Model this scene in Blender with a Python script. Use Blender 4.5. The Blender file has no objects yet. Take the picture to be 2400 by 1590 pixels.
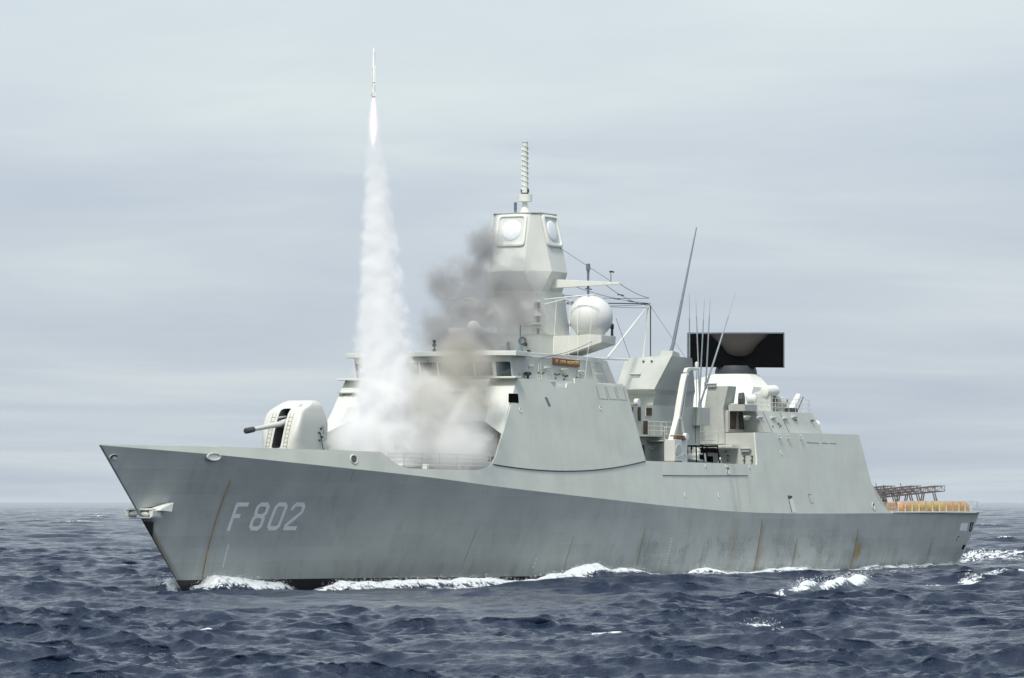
import bpy, bmesh, math, random
import numpy as np
from mathutils import Vector, Matrix
random.seed(7); np.random.seed(7)
R = math.radians
scn = bpy.context.scene
col = scn.collection

# ------------------------------------------------------------------ camera
cd = bpy.data.cameras.new("camera"); cam = bpy.data.objects.new("camera", cd); col.objects.link(cam)
cam.location = (0, 0, 6.0); cam.rotation_euler = (R(90), 0, 0)
cd.sensor_width = 36; cd.lens = 156.5; cd.shift_y = 0.159; cd.clip_start = 1; cd.clip_end = 200000
scn.camera = cam

# ------------------------------------------------------------------ world, sun, exposure
SUN_EL, SUN_DIR = 54, Vector((-0.36, -1.0, 0.0)).normalized()
sdir = Vector((SUN_DIR.x*math.cos(R(SUN_EL)), SUN_DIR.y*math.cos(R(SUN_EL)), math.sin(R(SUN_EL))))
world = bpy.data.worlds.new("World"); scn.world = world; world.use_nodes = True
def build_world():
    nt = world.node_tree; nt.nodes.clear(); N = nt.nodes.new; Lk = nt.links.new
    out = N('ShaderNodeOutputWorld'); bg = N('ShaderNodeBackground'); bg.inputs[1].default_value = 0.1
    sky = N('ShaderNodeTexSky'); sky.sky_type = 'NISHITA'; sky.sun_disc = False
    sky.sun_elevation = R(SUN_EL); sky.sun_rotation = math.atan2(SUN_DIR.x, SUN_DIR.y)
    sky.air_density = 1.0; sky.dust_density = 3.0; sky.ozone_density = 1.0
    tc = N('ShaderNodeTexCoord'); sep = N('ShaderNodeSeparateXYZ'); Lk(tc.outputs['Generated'], sep.inputs[0])
    # cloud layer: project the view direction on to a flat stratus deck
    zc = N('ShaderNodeMath'); zc.operation = 'MAXIMUM'; Lk(sep.outputs[2], zc.inputs[0]); zc.inputs[1].default_value = 0.0
    za = N('ShaderNodeMath'); za.operation = 'ADD'; Lk(zc.outputs[0], za.inputs[0]); za.inputs[1].default_value = 0.035
    def div(i):
        d = N('ShaderNodeMath'); d.operation = 'DIVIDE'; Lk(sep.outputs[i], d.inputs[0]); Lk(za.outputs[0], d.inputs[1]); return d
    cx = N('ShaderNodeCombineXYZ'); Lk(div(0).outputs[0], cx.inputs[0]); Lk(div(1).outputs[0], cx.inputs[1])
    mp = N('ShaderNodeMapping'); mp.inputs['Scale'].default_value = (0.75, 0.55, 1); mp.inputs['Rotation'].default_value = (0, 0, R(6)); mp.inputs['Location'].default_value = (3.1, 1.7, 0)
    Lk(cx.outputs[0], mp.inputs[0])
    n1 = N('ShaderNodeTexNoise'); n1.inputs['Scale'].default_value = 0.55; n1.inputs['Detail'].default_value = 6; n1.inputs['Roughness'].default_value = .55; n1.inputs['Distortion'].default_value = .5
    Lk(mp.outputs[0], n1.inputs['Vector'])
    rmp = N('ShaderNodeValToRGB'); e = rmp.color_ramp.elements
    e[0].position = .30; e[0].color = (5.85, 6.68, 7.75, 1)
    e[1].position = .72; e[1].color = (8.2, 9.05, 9.2, 1)
    m = e.new(.52); m.color = (6.75, 7.58, 8.36, 1)
    mp2 = N('ShaderNodeMapping'); mp2.inputs['Scale'].default_value = (.55, 2.6, 1); mp2.inputs['Rotation'].default_value = (0, 0, R(-14)); Lk(cx.outputs[0], mp2.inputs[0])
    n2 = N('ShaderNodeTexNoise'); n2.inputs['Scale'].default_value = .9; n2.inputs['Detail'].default_value = 5; n2.inputs['Roughness'].default_value = .6; n2.inputs['Distortion'].default_value = .8; Lk(mp2.outputs[0], n2.inputs['Vector'])
    ad = N('ShaderNodeMath'); ad.operation = 'MULTIPLY_ADD'; Lk(n2.outputs[0], ad.inputs[0]); ad.inputs[1].default_value = .08; ad.inputs[2].default_value = -.04
    a2 = N('ShaderNodeMath'); a2.operation = 'ADD'; Lk(ad.outputs[0], a2.inputs[0]); Lk(n1.outputs[0], a2.inputs[1]); Lk(a2.outputs[0], rmp.inputs[0])
    # an overcast deck is darker near the horizon and about twice as bright overhead
    el = N('ShaderNodeMapRange'); el.interpolation_type = 'SMOOTHSTEP'; sq = N('ShaderNodeMath'); sq.operation = 'POWER'; Lk(zc.outputs[0], sq.inputs[0]); sq.inputs[1].default_value = .68; Lk(sq.outputs[0], el.inputs[0])
    el.inputs[1].default_value = 0.0; el.inputs[2].default_value = 1.0; el.inputs[3].default_value = .88; el.inputs[4].default_value = 1.55
    vm = N('ShaderNodeVectorMath'); vm.operation = 'SCALE'; Lk(rmp.outputs[0], vm.inputs[0]); Lk(el.outputs[0], vm.inputs['Scale'])
    mx = N('ShaderNodeMix'); mx.data_type = 'RGBA'; mx.inputs[0].default_value = .9
    Lk(sky.outputs[0], mx.inputs[6]); Lk(vm.outputs[0], mx.inputs[7])
    Lk(mx.outputs[2], bg.inputs[0]); Lk(bg.outputs[0], out.inputs[0])
build_world()
sd = bpy.data.lights.new("sun", 'SUN'); sd.energy = 3.2; sd.angle = R(10); sd.color = (1.0, .95, .86)
sun = bpy.data.objects.new("sun", sd); col.objects.link(sun); sun.location = (0, 0, 200)
sun.rotation_euler = (-sdir).to_track_quat('-Z', 'Y').to_euler()
vs = scn.view_settings; vs.view_transform = 'Standard'; vs.look = 'None'; vs.gamma = 1; vs.exposure = 0.0; vs.use_curve_mapping = False
cy = scn.cycles
cy.max_bounces = 26; cy.volume_bounces = 24; cy.transparent_max_bounces = 16; cy.caustics_reflective = False; cy.caustics_refractive = False
cy.use_denoising = True; cy.volume_max_steps = 512

# ------------------------------------------------------------------ helpers
def tag(o, label=None, cat=None, group=None, kind=None):
    if label: o['label'] = label
    if cat: o['category'] = cat
    if group: o['group'] = group
    if kind: o['kind'] = kind
    return o
def herm(x, P):
    xs = [p[0] for p in P]; ys = [p[1] for p in P]; n = len(xs); x = min(max(x, xs[0]), xs[-1]); i = 0
    while i < n-2 and x > xs[i+1]: i += 1
    def m(k):
        if k == 0: return (ys[1]-ys[0])/(xs[1]-xs[0])
        if k == n-1: return (ys[-1]-ys[-2])/(xs[-1]-xs[-2])
        a = (ys[k]-ys[k-1])/(xs[k]-xs[k-1]); b = (ys[k+1]-ys[k])/(xs[k+1]-xs[k])
        return 0 if a*b < 0 else .5*(a+b)
    h = xs[i+1]-xs[i]; t = (x-xs[i])/h
    return (2*t**3-3*t*t+1)*ys[i]+(t**3-2*t*t+t)*h*m(i)+(-2*t**3+3*t*t)*ys[i+1]+(t**3-t*t)*h*m(i+1)
class MB:
    """collects shapes in ship coordinates (u aft, v to port, z up) and links them as ONE mesh"""
    def __init__(s, raw=False): s.v = []; s.f = []; s.raw = raw
    def add(s, vs, fs):
        b = len(s.v); s.v += [tuple(p) for p in vs]; s.f += [tuple(b+i for i in f) for f in fs]; return s
    def frustum(s, bot, top):
        n = len(bot); fs = [tuple(range(n))[::-1], tuple(range(n, 2*n))]
        fs += [(i, (i+1) % n, n+(i+1) % n, n+i) for i in range(n)]
        return s.add(list(bot)+list(top), fs)
    def prism(s, poly, z0, z1, top=None):
        top = top or poly
        return s.frustum([(a, b, z0) for a, b in poly], [(a, b, z1) for a, b in top])
    def box(s, u0, u1, v0, v1, z0, z1):
        return s.prism([(u0, v0), (u1, v0), (u1, v1), (u0, v1)], z0, z1)
    def loft(s, rings, cap=True, closed=True):
        n = len(rings[0]); vs = [p for r in rings for p in r]; fs = []
        for k in range(len(rings)-1):
            for i in range(n if closed else n-1):
                j = (i+1) % n; fs.append((k*n+i, k*n+j, (k+1)*n+j, (k+1)*n+i))
        if cap: fs.append(tuple(range(n))[::-1]); fs.append(tuple((len(rings)-1)*n+i for i in range(n)))
        return s.add(vs, fs)
    def tube(s, pts, r, n=8, cap=True):
        pts = [Vector(p) for p in pts]; rs = r if isinstance(r, (list, tuple)) else [r]*len(pts); rings = []; x = None
        for i, p in enumerate(pts):
            t = (pts[min(i+1, len(pts)-1)]-pts[max(i-1, 0)]).normalized()
            if x is None: x = t.orthogonal().normalized()
            else: x = (x-t*x.dot(t)).normalized()
            y = t.cross(x)
            rings.append([p+(x*math.cos(2*math.pi*k/n)+y*math.sin(2*math.pi*k/n))*rs[i] for k in range(n)])
        return s.loft(rings, cap)
    def lathe(s, base, prof, axis=(0, 0, 1), n=24):
        a = Vector(axis).normalized(); x = a.orthogonal().normalized(); y = a.cross(x); b = Vector(base)
        return s.loft([[b+a*h+(x*math.cos(2*math.pi*k/n)+y*math.sin(2*math.pi*k/n))*max(r, 1e-3) for k in range(n)] for r, h in prof])
    def ball(s, c, r, n=24, m=12, z0=-90, sc=(1, 1, 1)):
        rings = []
        for i in range(m+1):
            a = R(z0+(90-z0)*i/m); rr = max(math.cos(a)*r, 1e-3)
            rings.append([(c[0]+math.cos(2*math.pi*k/n)*rr*sc[0], c[1]+math.sin(2*math.pi*k/n)*rr*sc[1], c[2]+math.sin(a)*r*sc[2]) for k in range(n)])
        return s.loft(rings)
    def build(s, name, mat, parent=None, bevel=0, smooth=False, ang=40):
        me = bpy.data.meshes.new(name)
        me.from_pydata([p if s.raw else (p[0], -p[1], p[2]) for p in s.v], [], s.f)
        bm = bmesh.new(); bm.from_mesh(me); bmesh.ops.recalc_face_normals(bm, faces=bm.faces)
        if smooth:
            for f in bm.faces: f.smooth = True
            for e in bm.edges:
                if len(e.link_faces) == 2 and e.calc_face_angle(0) > R(ang): e.smooth = False
        bm.to_mesh(me); bm.free(); me.materials.append(mat)
        o = bpy.data.objects.new(name, me); col.objects.link(o)
        if parent: o.parent = parent
        if bevel:
            m = o.modifiers.new('bevel', 'BEVEL'); m.width = bevel; m.segments = 2; m.limit_method = 'ANGLE'
        return o
def dup(o, parent, loc=(0, 0, 0), rz=0):
    c = o.copy(); col.objects.link(c); c.parent = parent; c.location = loc; c.rotation_euler = (0, 0, rz)
    for ch in o.children:
        d = ch.copy(); col.objects.link(d); d.parent = c
    return c
def empty(name, loc=(0, 0, 0), rz=0):
    o = bpy.data.objects.new(name, None); col.objects.link(o); o.location = loc; o.rotation_euler = (0, 0, rz); return o

# ------------------------------------------------------------------ materials
def mat_base(name):
    m = bpy.data.materials.new(name); m.use_nodes = True; nt = m.node_tree
    return m, nt, nt.nodes['Principled BSDF']
class G:
    """tiny node-graph writer"""
    def __init__(s, nt): s.nt = nt
    def n(s, t, **k):
        x = s.nt.nodes.new(t)
        for a, b in k.items(): setattr(x, a, b)
        return x
    def put(s, sock, v):
        if isinstance(v, bpy.types.NodeSocket): s.nt.links.new(v, sock)
        elif v is not None: sock.default_value = v
    def math(s, op, a, b=None, c=None, clamp=False):
        x = s.n('ShaderNodeMath', operation=op); x.use_clamp = clamp
        for i, v in enumerate((a, b, c)): s.put(x.inputs[i], v)
        return x.outputs[0]
    def smooth(s, v, a, b, lo=0., hi=1.):
        x = s.n('ShaderNodeMapRange', interpolation_type='SMOOTHSTEP')
        for i, q in enumerate((v, a, b, lo, hi)): s.put(x.inputs[i], q)
        return x.outputs[0]
    def noise(s, vec, scale, detail=4, rough=.5, dist=0, map_scale=None):
        if map_scale:
            mp = s.n('ShaderNodeMapping'); s.put(mp.inputs[0], vec); mp.inputs['Scale'].default_value = map_scale; vec = mp.outputs[0]
        x = s.n('ShaderNodeTexNoise'); s.put(x.inputs['Vector'], vec); x.inputs['Scale'].default_value = scale
        x.inputs['Detail'].default_value = detail; x.inputs['Roughness'].default_value = rough; x.inputs['Distortion'].default_value = dist
        return x.outputs[0]
    def mix(s, f, a, b):
        x = s.n('ShaderNodeMix', data_type='RGBA'); s.put(x.inputs[0], f)
        for i, q in ((6, a), (7, b)): s.put(x.inputs[i], q if isinstance(q, bpy.types.NodeSocket) else (*q, 1))
        return x.outputs[2]
    def bump(s, h, st, dist=.05):
        x = s.n('ShaderNodeBump'); x.inputs['Strength'].default_value = st; x.inputs['Distance'].default_value = dist; s.put(x.inputs['Height'], h); return x.outputs[0]
def paint(name, c, rough=.55, var=.10, plates=None, streak=.12, dirt=(.30, .27, .22), smear=None):
    m, nt, b = mat_base(name); g = G(nt); tc = g.n('ShaderNodeTexCoord').outputs['Object']
    n1 = g.noise(tc, .35, 6, .6); n2 = g.noise(tc, 1.0, 4, .6, .2, (1.3, 1.3, .09))
    lo = tuple(x*(1-var) for x in c); hi = tuple(min(1, x*(1+var)) for x in c)
    k = g.mix(g.smooth(n1, .3, .7), lo, hi)
    k = g.mix(g.math('MULTIPLY', g.smooth(n2, .58, .78), streak), k, dirt)
    h = g.noise(tc, 3., 3, .5)
    if smear:
        s0 = g.n('ShaderNodeSeparateXYZ'); g.put(s0.inputs[0], tc)
        d = g.math('ABSOLUTE', g.math('SUBTRACT', g.math('ADD', s0.outputs[0], g.math('MULTIPLY', g.math('SUBTRACT', n2, .5), 2.)), smear))
        k = g.mix(g.math('MULTIPLY', g.smooth(d, 1.5, .2), g.math('MULTIPLY', g.smooth(n2, .35, .6), .4)), k, (.33, .31, .27))
    if plates:
        sp = g.n('ShaderNodeSeparateXYZ'); g.put(sp.inputs[0], tc)
        cb = g.n('ShaderNodeCombineXYZ'); g.put(cb.inputs[0], g.math('ADD', sp.outputs[0], g.math('MULTIPLY', sp.outputs[1], .7))); g.put(cb.inputs[1], sp.outputs[2])
        br = g.n('ShaderNodeTexBrick'); g.put(br.inputs['Vector'], cb.outputs[0]); br.inputs['Scale'].default_value = 1
        br.inputs['Brick Width'].default_value = plates[0]; br.inputs['Row Height'].default_value = plates[1]; br.inputs['Mortar Size'].default_value = .012; br.inputs['Mortar Smooth'].default_value = .3
        br.inputs['Color1'].default_value = (.46, .46, .46, 1); br.inputs['Color2'].default_value = (.54, .54, .54, 1); br.inputs['Mortar'].default_value = (.5, .5, .5, 1)
        k2 = g.n('ShaderNodeMix', data_type='RGBA', blend_type='OVERLAY'); k2.inputs[0].default_value = .35; g.put(k2.inputs[6], k); g.put(k2.inputs[7], br.outputs['Color']); k = k2.outputs[2]
        k = g.mix(g.math('MULTIPLY', br.outputs['Fac'], .22), k, tuple(x*1.35 for x in c))
        h = g.math('ADD', g.math('MULTIPLY', h, .35), g.math('MULTIPLY', br.outputs['Fac'], .4))
    g.put(b.inputs['Base Color'], k); g.put(b.inputs['Normal'], g.bump(h, .25, .04))
    g.put(b.inputs['Roughness'], g.smooth(n1, .2, .8, rough-.08, rough+.1))
    return m
def plain(name, c, rough=.5, metal=0, var=.12, sc=2.):
    m, nt, b = mat_base(name); g = G(nt); tc = g.n('ShaderNodeTexCoord').outputs['Object']
    n1 = g.noise(tc, sc, 5, .6)
    g.put(b.inputs['Base Color'], g.mix(g.smooth(n1, .3, .7), tuple(x*(1-var) for x in c), tuple(min(1, x*(1+var)) for x in c)))
    b.inputs['Roughness'].default_value = rough; b.inputs['Metallic'].default_value = metal
    return m
GREY = (.455, .472, .435)
M_PAINT = paint('ship_paint', GREY, plates=(5.5, 1.25))
M_SIDE = paint('side_paint', (.585, .61, .54), plates=(8.5, 1.9), var=.06, streak=.2, smear=74.3)
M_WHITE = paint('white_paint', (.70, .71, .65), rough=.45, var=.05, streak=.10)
M_GUN = paint('gun_shield_paint', (.56, .565, .52), rough=.4, var=.04, streak=.08)
M_DOME = plain('radome_plastic', (.68, .69, .665), .5, var=.04, sc=.6)
M_DARK = plain('dark_steel', (.035, .04, .045), .5)
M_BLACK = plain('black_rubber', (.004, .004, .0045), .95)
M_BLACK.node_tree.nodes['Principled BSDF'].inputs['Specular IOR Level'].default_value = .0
M_MAST_FRONT = paint('mast_and_lit_front_paint', (.60, .615, .57), rough=.5, var=.06, streak=.25, plates=(3, 1.3))
M_BLUEST = plain('blue_grey_steel', (.12, .16, .19), .5)
M_LOUVRE = plain('brown_louvre', (.075, .05, .03), .7, var=.3)
M_RUST = plain('rusty_steel', (.16, .085, .05), .8, var=.4, sc=4)
M_DECK = plain('deck_paint', (.11, .125, .125), .8)
M_PANEL = plain('radar_face', (.60, .63, .60), .5, var=.03)
M_LENS = plain('radar_lens', (.73, .76, .77), .4, var=.05)
M_LAMP = plain('lamp_glass', (.55, .56, .50), .3)
M_RED = plain('red_lamp_glass', (.22, .03, .02), .3)
M_FIT = plain('fitting_grey', (.09, .095, .09), .6)
def glass(name):
    m, nt, b = mat_base(name); g = G(nt); tc = g.n('ShaderNodeTexCoord').outputs['Object']
    g.put(b.inputs['Base Color'], g.mix(g.noise(tc, 1.2, 3), (.012, .02, .028), (.03, .05, .06)))
    b.inputs['Roughness'].default_value = .08; b.inputs['IOR'].default_value = 1.5; return m
M_GLASS = glass('window_glass')
def hull_mat():
    m, nt, b = mat_base('hull_paint'); g = G(nt); tc = g.n('ShaderNodeTexCoord').outputs['Object']
    sp = g.n('ShaderNodeSeparateXYZ'); g.put(sp.inputs[0], tc); x, y, z = sp.outputs
    c = (.485, .51, .475)
    n1 = g.noise(tc, .22, 6, .6); n2 = g.noise(tc, 1.0, 5, .65, .3, (.9, .9, .10)); n3 = g.noise(tc, .6, 5, .6, .2, (.12, .12, 3.))
    k = g.mix(g.smooth(n1, .3, .7), tuple(q*.92 for q in c), tuple(q*1.08 for q in c))
    k = g.mix(g.math('MULTIPLY', g.smooth(n2, .52, .74), .28), k, (.25, .255, .24))
    k = g.mix(g.math('MULTIPLY', g.smooth(n3, .55, .72), .22), k, (.52, .56, .56))
    cb = g.n('ShaderNodeCombineXYZ'); g.put(cb.inputs[0], x); g.put(cb.inputs[1], z)
    br = g.n('ShaderNodeTexBrick'); g.put(br.inputs['Vector'], cb.outputs[0]); br.inputs['Scale'].default_value = 1
    br.inputs['Brick Width'].default_value = 7.5; br.inputs['Row Height'].default_value = .92; br.inputs['Mortar Size'].default_value = .014; br.inputs['Mortar Smooth'].default_value = .3
    br.inputs['Color1'].default_value = (.47, .47, .47, 1); br.inputs['Color2'].default_value = (.53, .53, .53, 1); br.inputs['Mortar'].default_value = (.5, .5, .5, 1)
    k2 = g.n('ShaderNodeMix', data_type='RGBA', blend_type='OVERLAY'); k2.inputs[0].default_value = .85; g.put(k2.inputs[6], k); g.put(k2.inputs[7], br.outputs['Color']); k = k2.outputs[2]
    k = g.mix(g.math('MULTIPLY', br.outputs['Fac'], .30), k, (.68, .71, .68))
    # salt haze and grime near the waterline, scuffs from fenders amidships and aft
    gr = g.math('MULTIPLY', g.smooth(z, 2.2, .3), g.smooth(n2, .40, .65)); k = g.mix(g.math('MULTIPLY', gr, .35), k, (.30, .30, .26))
    wv = g.n('ShaderNodeTexWave', wave_type='RINGS', rings_direction='SPHERICAL'); mp = g.n('ShaderNodeMapping'); g.put(mp.inputs[0], cb.outputs[0]); mp.inputs['Location'].default_value = (-9, .4, 0); mp.inputs['Scale'].default_value = (.55, .55, 1)
    g.put(wv.inputs['Vector'], mp.outputs[0]); wv.inputs['Scale'].default_value = 2.2; wv.inputs['Distortion'].default_value = 9; wv.inputs['Detail'].default_value = 3; wv.inputs['Detail Scale'].default_value = 1.2
    reg = g.math('MULTIPLY', g.math('MULTIPLY', g.smooth(x, 44, 62), g.smooth(x, 112, 100)), g.math('MULTIPLY', g.smooth(z, .5, 1.2), g.smooth(z, 3.6, 2.6)))
    pat = g.smooth(g.noise(tc, .35, 3, .5, 0, (1, 1, 1.6)), .47, .58)
    sc_ = g.math('MULTIPLY', g.math('MULTIPLY', g.smooth(wv.outputs['Fac'], .72, .92), reg), pat); k = g.mix(g.math('MULTIPLY', sc_, .8), k, (.10, .12, .12))
    # rust: stain that runs down the stem below the anchor, and orange bleeding at two aft frames
    def spot(u0, z0, su, sz):
        d = g.math('ADD', g.math('POWER', g.math('DIVIDE', g.math('SUBTRACT', x, u0), su), 2.), g.math('POWER', g.math('DIVIDE', g.math('SUBTRACT', z, z0), sz), 2.))
        return g.smooth(g.math('ADD', d, g.math('MULTIPLY', g.noise(tc, 2.2, 4), 1.2)), 1.6, .4)
    for u0, wd, zl, st_ in ((2.1, .5, 7.7, .28), (79.9, .8, 4.4, .45), (101.8, .6, 3.4, .4), (87.9, .6, 2.8, .3), (57.1, .5, 4.0, .3), (74.4, 1.6, 5.0, .3), (-.4, .5, 9.0, .10), (121.2, .6, 2.6, .3)):
        band = g.math('MULTIPLY', g.smooth(g.math('ABSOLUTE', g.math('ADD', g.math('SUBTRACT', x, u0), g.math('MULTIPLY', g.math('SUBTRACT', n2, .5), .8))), wd, 0.), g.smooth(z, zl, zl-.6))
        k = g.mix(g.math('MULTIPLY', band, st_), k, (.33, .24, .12))
    k = g.mix(g.math('MULTIPLY', spot(102.4, 1.6, 1.0, 1.05), .9), k, (.36, .25, .035))
    k = g.mix(g.math('MULTIPLY', spot(80.2, 1.7, 1.1, .8), .4), k, (.36, .30, .14))
    k = g.mix(g.math('MULTIPLY', spot(96, 1.5, 2.5, .5), .25), k, (.38, .30, .20))
    st = g.math('SUBTRACT', x, g.math('MULTIPLY', z, -1.085))       # distance aft of the stem line
    stem = g.math('MULTIPLY', g.smooth(g.math('ADD', st, g.math('MULTIPLY', n2, .5)), .95, .35), g.smooth(z, 5.2, 4.2))
    stem = g.math('MULTIPLY', stem, g.smooth(z, -.5, 3.8, .30, 1.)); k = g.mix(g.math('MULTIPLY', stem, .8), k, (.17, .115, .05))
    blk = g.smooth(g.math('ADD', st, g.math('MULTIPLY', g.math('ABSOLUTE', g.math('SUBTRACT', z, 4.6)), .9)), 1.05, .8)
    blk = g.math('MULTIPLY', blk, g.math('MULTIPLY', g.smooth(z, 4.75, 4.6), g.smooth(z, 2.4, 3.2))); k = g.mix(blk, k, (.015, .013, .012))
    zb = g.math('ADD', z, g.math('MULTIPLY', x, .0072)); k = g.mix(g.smooth(zb, .60, .57), k, (.012, .012, .014))
    g.put(b.inputs['Base Color'], k); b.inputs['Roughness'].default_value = .5
    dish = g.math('MULTIPLY', g.math('ABSOLUTE', g.math('SINE', g.math('MULTIPLY', x, math.pi/1.9))), g.math('ABSOLUTE', g.math('SINE', g.math('MULTIPLY', z, math.pi/1.37))))
    dish = g.math('MULTIPLY', dish, g.smooth(g.noise(tc, .3, 2, .5), .3, .7, -.2, .9))
    h = g.math('ADD', g.math('MULTIPLY', g.noise(tc, .45, 3, .5), .8), g.math('ADD', g.math('MULTIPLY', br.outputs['Fac'], .25), g.math('MULTIPLY', dish, -.30))); g.put(b.inputs['Normal'], g.bump(h, .45, .08))
    return m
M_HULL = hull_mat()

# ------------------------------------------------------------------ hull geometry
SX, SY = .447, math.sqrt(1-.447**2)
XB, YB = -22.88, 308.0
def W(u, v, z): return (XB+SX*u+SY*v, YB+SY*u-SX*v, z)
KN = [(-10.7, .06), (-5, 1.6), (0, 3.0), (8, 4.9), (16, 6.4), (24, 7.5), (32, 8.3), (40, 8.85), (50, 9.25), (60, 9.4), (105, 9.4), (120, 9.2), (134, 8.9)]
ZK = [(-10.7, 9.80), (-1.4, 9.31), (7.9, 8.72), (12.5, 8.43), (22.25, 7.84), (32.2, 7.14), (37.1, 6.85), (50, 6.17), (61.8, 5.62), (74, 5.18), (84, 5.02), (108, 4.97), (134, 4.95)]
WLN = [(0, .05), (6, .95), (14, 2.3), (24, 4.0), (34, 5.6), (44, 6.9), (55, 7.8), (66, 8.3), (80, 8.5), (100, 8.3), (115, 7.8), (131, 6.9)]
PPW = [(0, 1.15), (.25, 1.1), (.55, .85), (.85, .65), (1, .5)]
TUM = .15
kn = lambda u: herm(u, KN)
zk = lambda u: herm(u, ZK)
sh = lambda u, z: kn(u)-(z-zk(u))*TUM
def hp(x, s):
    uk = -10.6+142.9*x; uw = 130.5*x; z = s*zk(uk); u = uw+(uk-uw)*s; w = herm(uw, WLN)
    v = w+(kn(uk)-w)*s**herm(x, PPW) if s >= 0 else max(w*(1+.35*s), .03)
    return u, v, z
def hv(u, z):
    a, b = 0., 1.
    for _ in range(40):
        m = .5*(a+b)
        if hp(m, z/zk(-10.6+142.9*m))[0] < u: a = m
        else: b = m
    return hp(m, z/zk(-10.6+142.9*m))[1]

ship = empty('frigate', (XB, YB, 0), math.atan2(SY, SX))
tag(ship, 'grey navy frigate with F802 on its bow steaming through dark blue sea', 'warship')

def build_hull():
    mb = MB(); xs = [i/90 for i in range(91)]; xs = sorted(set(xs+[.003, .006])); ss = [-.7, -.35, -.12, 0, .08, .16, .24, .32, .4, .5, .6, .7, .8, .9, 1.0]
    P = [[hp(x, s) for s in ss] for x in xs]; n = len(ss)
    for side in (1, -1):
        vs = [(p[0], side*p[1], p[2]) for r in P for p in r]
        mb.add(vs, [(i*n+j, (i+1)*n+j, (i+1)*n+j+1, i*n+j+1) for i in range(len(xs)-1) for j in range(n-1)])
    a, b = P[-1], P[0]
    mb.add([(p[0], p[1], p[2]) for p in a]+[(p[0], -p[1], p[2]) for p in a], [(j, j+1, n+j+1, n+j) for j in range(n-1)])
    mb.add([(p[0], p[1], p[2]) for p in b]+[(p[0], -p[1], p[2]) for p in b], [(j, j+1, n+j+1, n+j) for j in range(n-1)])
    return mb.build('hull', M_HULL, ship, smooth=True, ang=30)
hull = build_hull()

# upper side shell with its cut-outs, both sides: (u, top z)
TOP = [(-10.7, 9.85), (-8, 9.84), (-4, 9.82), (1, 9.80), (8, 9.71), (12.7, 9.67), (17.35, 9.60), (17.9, 9.27), (18.6, 8.90), (19.4, 8.62), (20.4, 8.45), (21.7, 8.40), (26, 8.37), (29.6, 8.35), (30.5, 8.43),
       (31.3, 8.64), (31.9, 8.95), (32.45, 9.35), (33.0, 10.0), (33.96, 11.14), (35.5, 13.0), (36.3, 14.2), (37.15, 15.38), (38, 15.38), (42.5, 15.37), (42.52, 15.15), (42.9, 14.85), (44.9, 14.85), (45.2, 15.18), (46.5, 15.22), (46.6, 15.62), (50.2, 15.62), (50.3, 15.28), (55.38, 15.22),
       (55.6, 14.9), (55.85, 14.0), (56.3, 12.6), (56.75, 11.2), (57.1, 10.1), (57.35, 9.27), (60, 9.25), (70, 9.20), (79.6, 9.14), (79.75, 9.4), (80.15, 11.86), (90, 11.94), (103.6, 11.98), (104.05, 11.0), (104.55, 9.3), (105.0, 7.9), (105.5, 6.75), (106.0, 6.2), (106.9, 5.65), (108, 5.25), (109.2, 5.05)]
def topz(u): return float(np.interp(u, [p[0] for p in TOP], [p[1] for p in TOP]))
def build_shell():
    us = sorted(set([p[0] for p in TOP]+list(np.arange(-10, 109, 1.0)))); mb = MB(); TH = .12; K = 6
    for side in (1, -1):
        o, i = [], []
        for u in us:
            z0 = zk(u)+.0; z1 = max(topz(u), z0+.03)
            for k in range(K+1):
                z = z0+(z1-z0)*k/K; v = max(sh(u, z), .03)
                o.append((u, side*v, z)); i.append((u, side*max(v-TH, .0), z))
        n = K+1; m = len(us); fs = []
        for a in range(m-1):
            for k in range(K):
                q = a*n+k; fs.append((q, q+n, q+n+1, q+1)); q += m*n; fs.append((q, q+1, q+n+1, q+n))
            q = a*n+K; fs.append((q, q+n, q+n+m*n, q+m*n)); q = a*n; fs.append((q, q+m*n, q+n+m*n, q+n))
        for a in (0, m-1):
            for k in range(K): q = a*n+k; fs.append((q, q+1, q+1+m*n, q+m*n))
        mb.add(o+i, fs)
    return mb.build('side_shell', M_SIDE, ship, smooth=True, ang=25)
build_shell()
# decks
def deck(name, u0, u1, z, off, n=24):
    mb = MB(); L = [(u0+(u1-u0)*i/n) for i in range(n+1)]
    for a, b in zip(L[:-1], L[1:]):
        wa, wb = [max((sh(q, z(q)) if z(q) > zk(q) else hv(q, z(q)))-off, .02) for q in (a, b)]
        mb.add([(a, -wa, z(a)), (b, -wb, z(b)), (b, wb, z(b)), (a, wa, z(a))], [(0, 1, 2, 3)])
    return mb.build(name, M_DECK, ship)
deck('foredeck', -9.6, 36, lambda u: 8.34+max(0, (10-u))*.035, .06)
deck('waist_deck', 56, 81, lambda u: 8.2, .06)
deck('flight_deck', 103, 132.25, lambda u: 4.98, .02)
# pale tube paints the highlight on the transom corner; pale strips edge the flight deck
mb = MB(); mb.tube([(p[0]+.02, p[1]+.01, p[2]) for p in [hp(1, s) for s in np.linspace(.02, 1, 14)]], .06, 6); mb.tube([(132.32, 8.98, 4.93), (132.32, -8.98, 4.93)], .06, 6); mb.build('transom_highlight_edge', M_WHITE, ship)
mb = MB()
for side in (1, -1): mb.box(109.2, 132.3, side*8.75, side*9.42, 4.985, 5.12)
mb.build('deck_edge_strip', M_WHITE, ship, .02)

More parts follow.
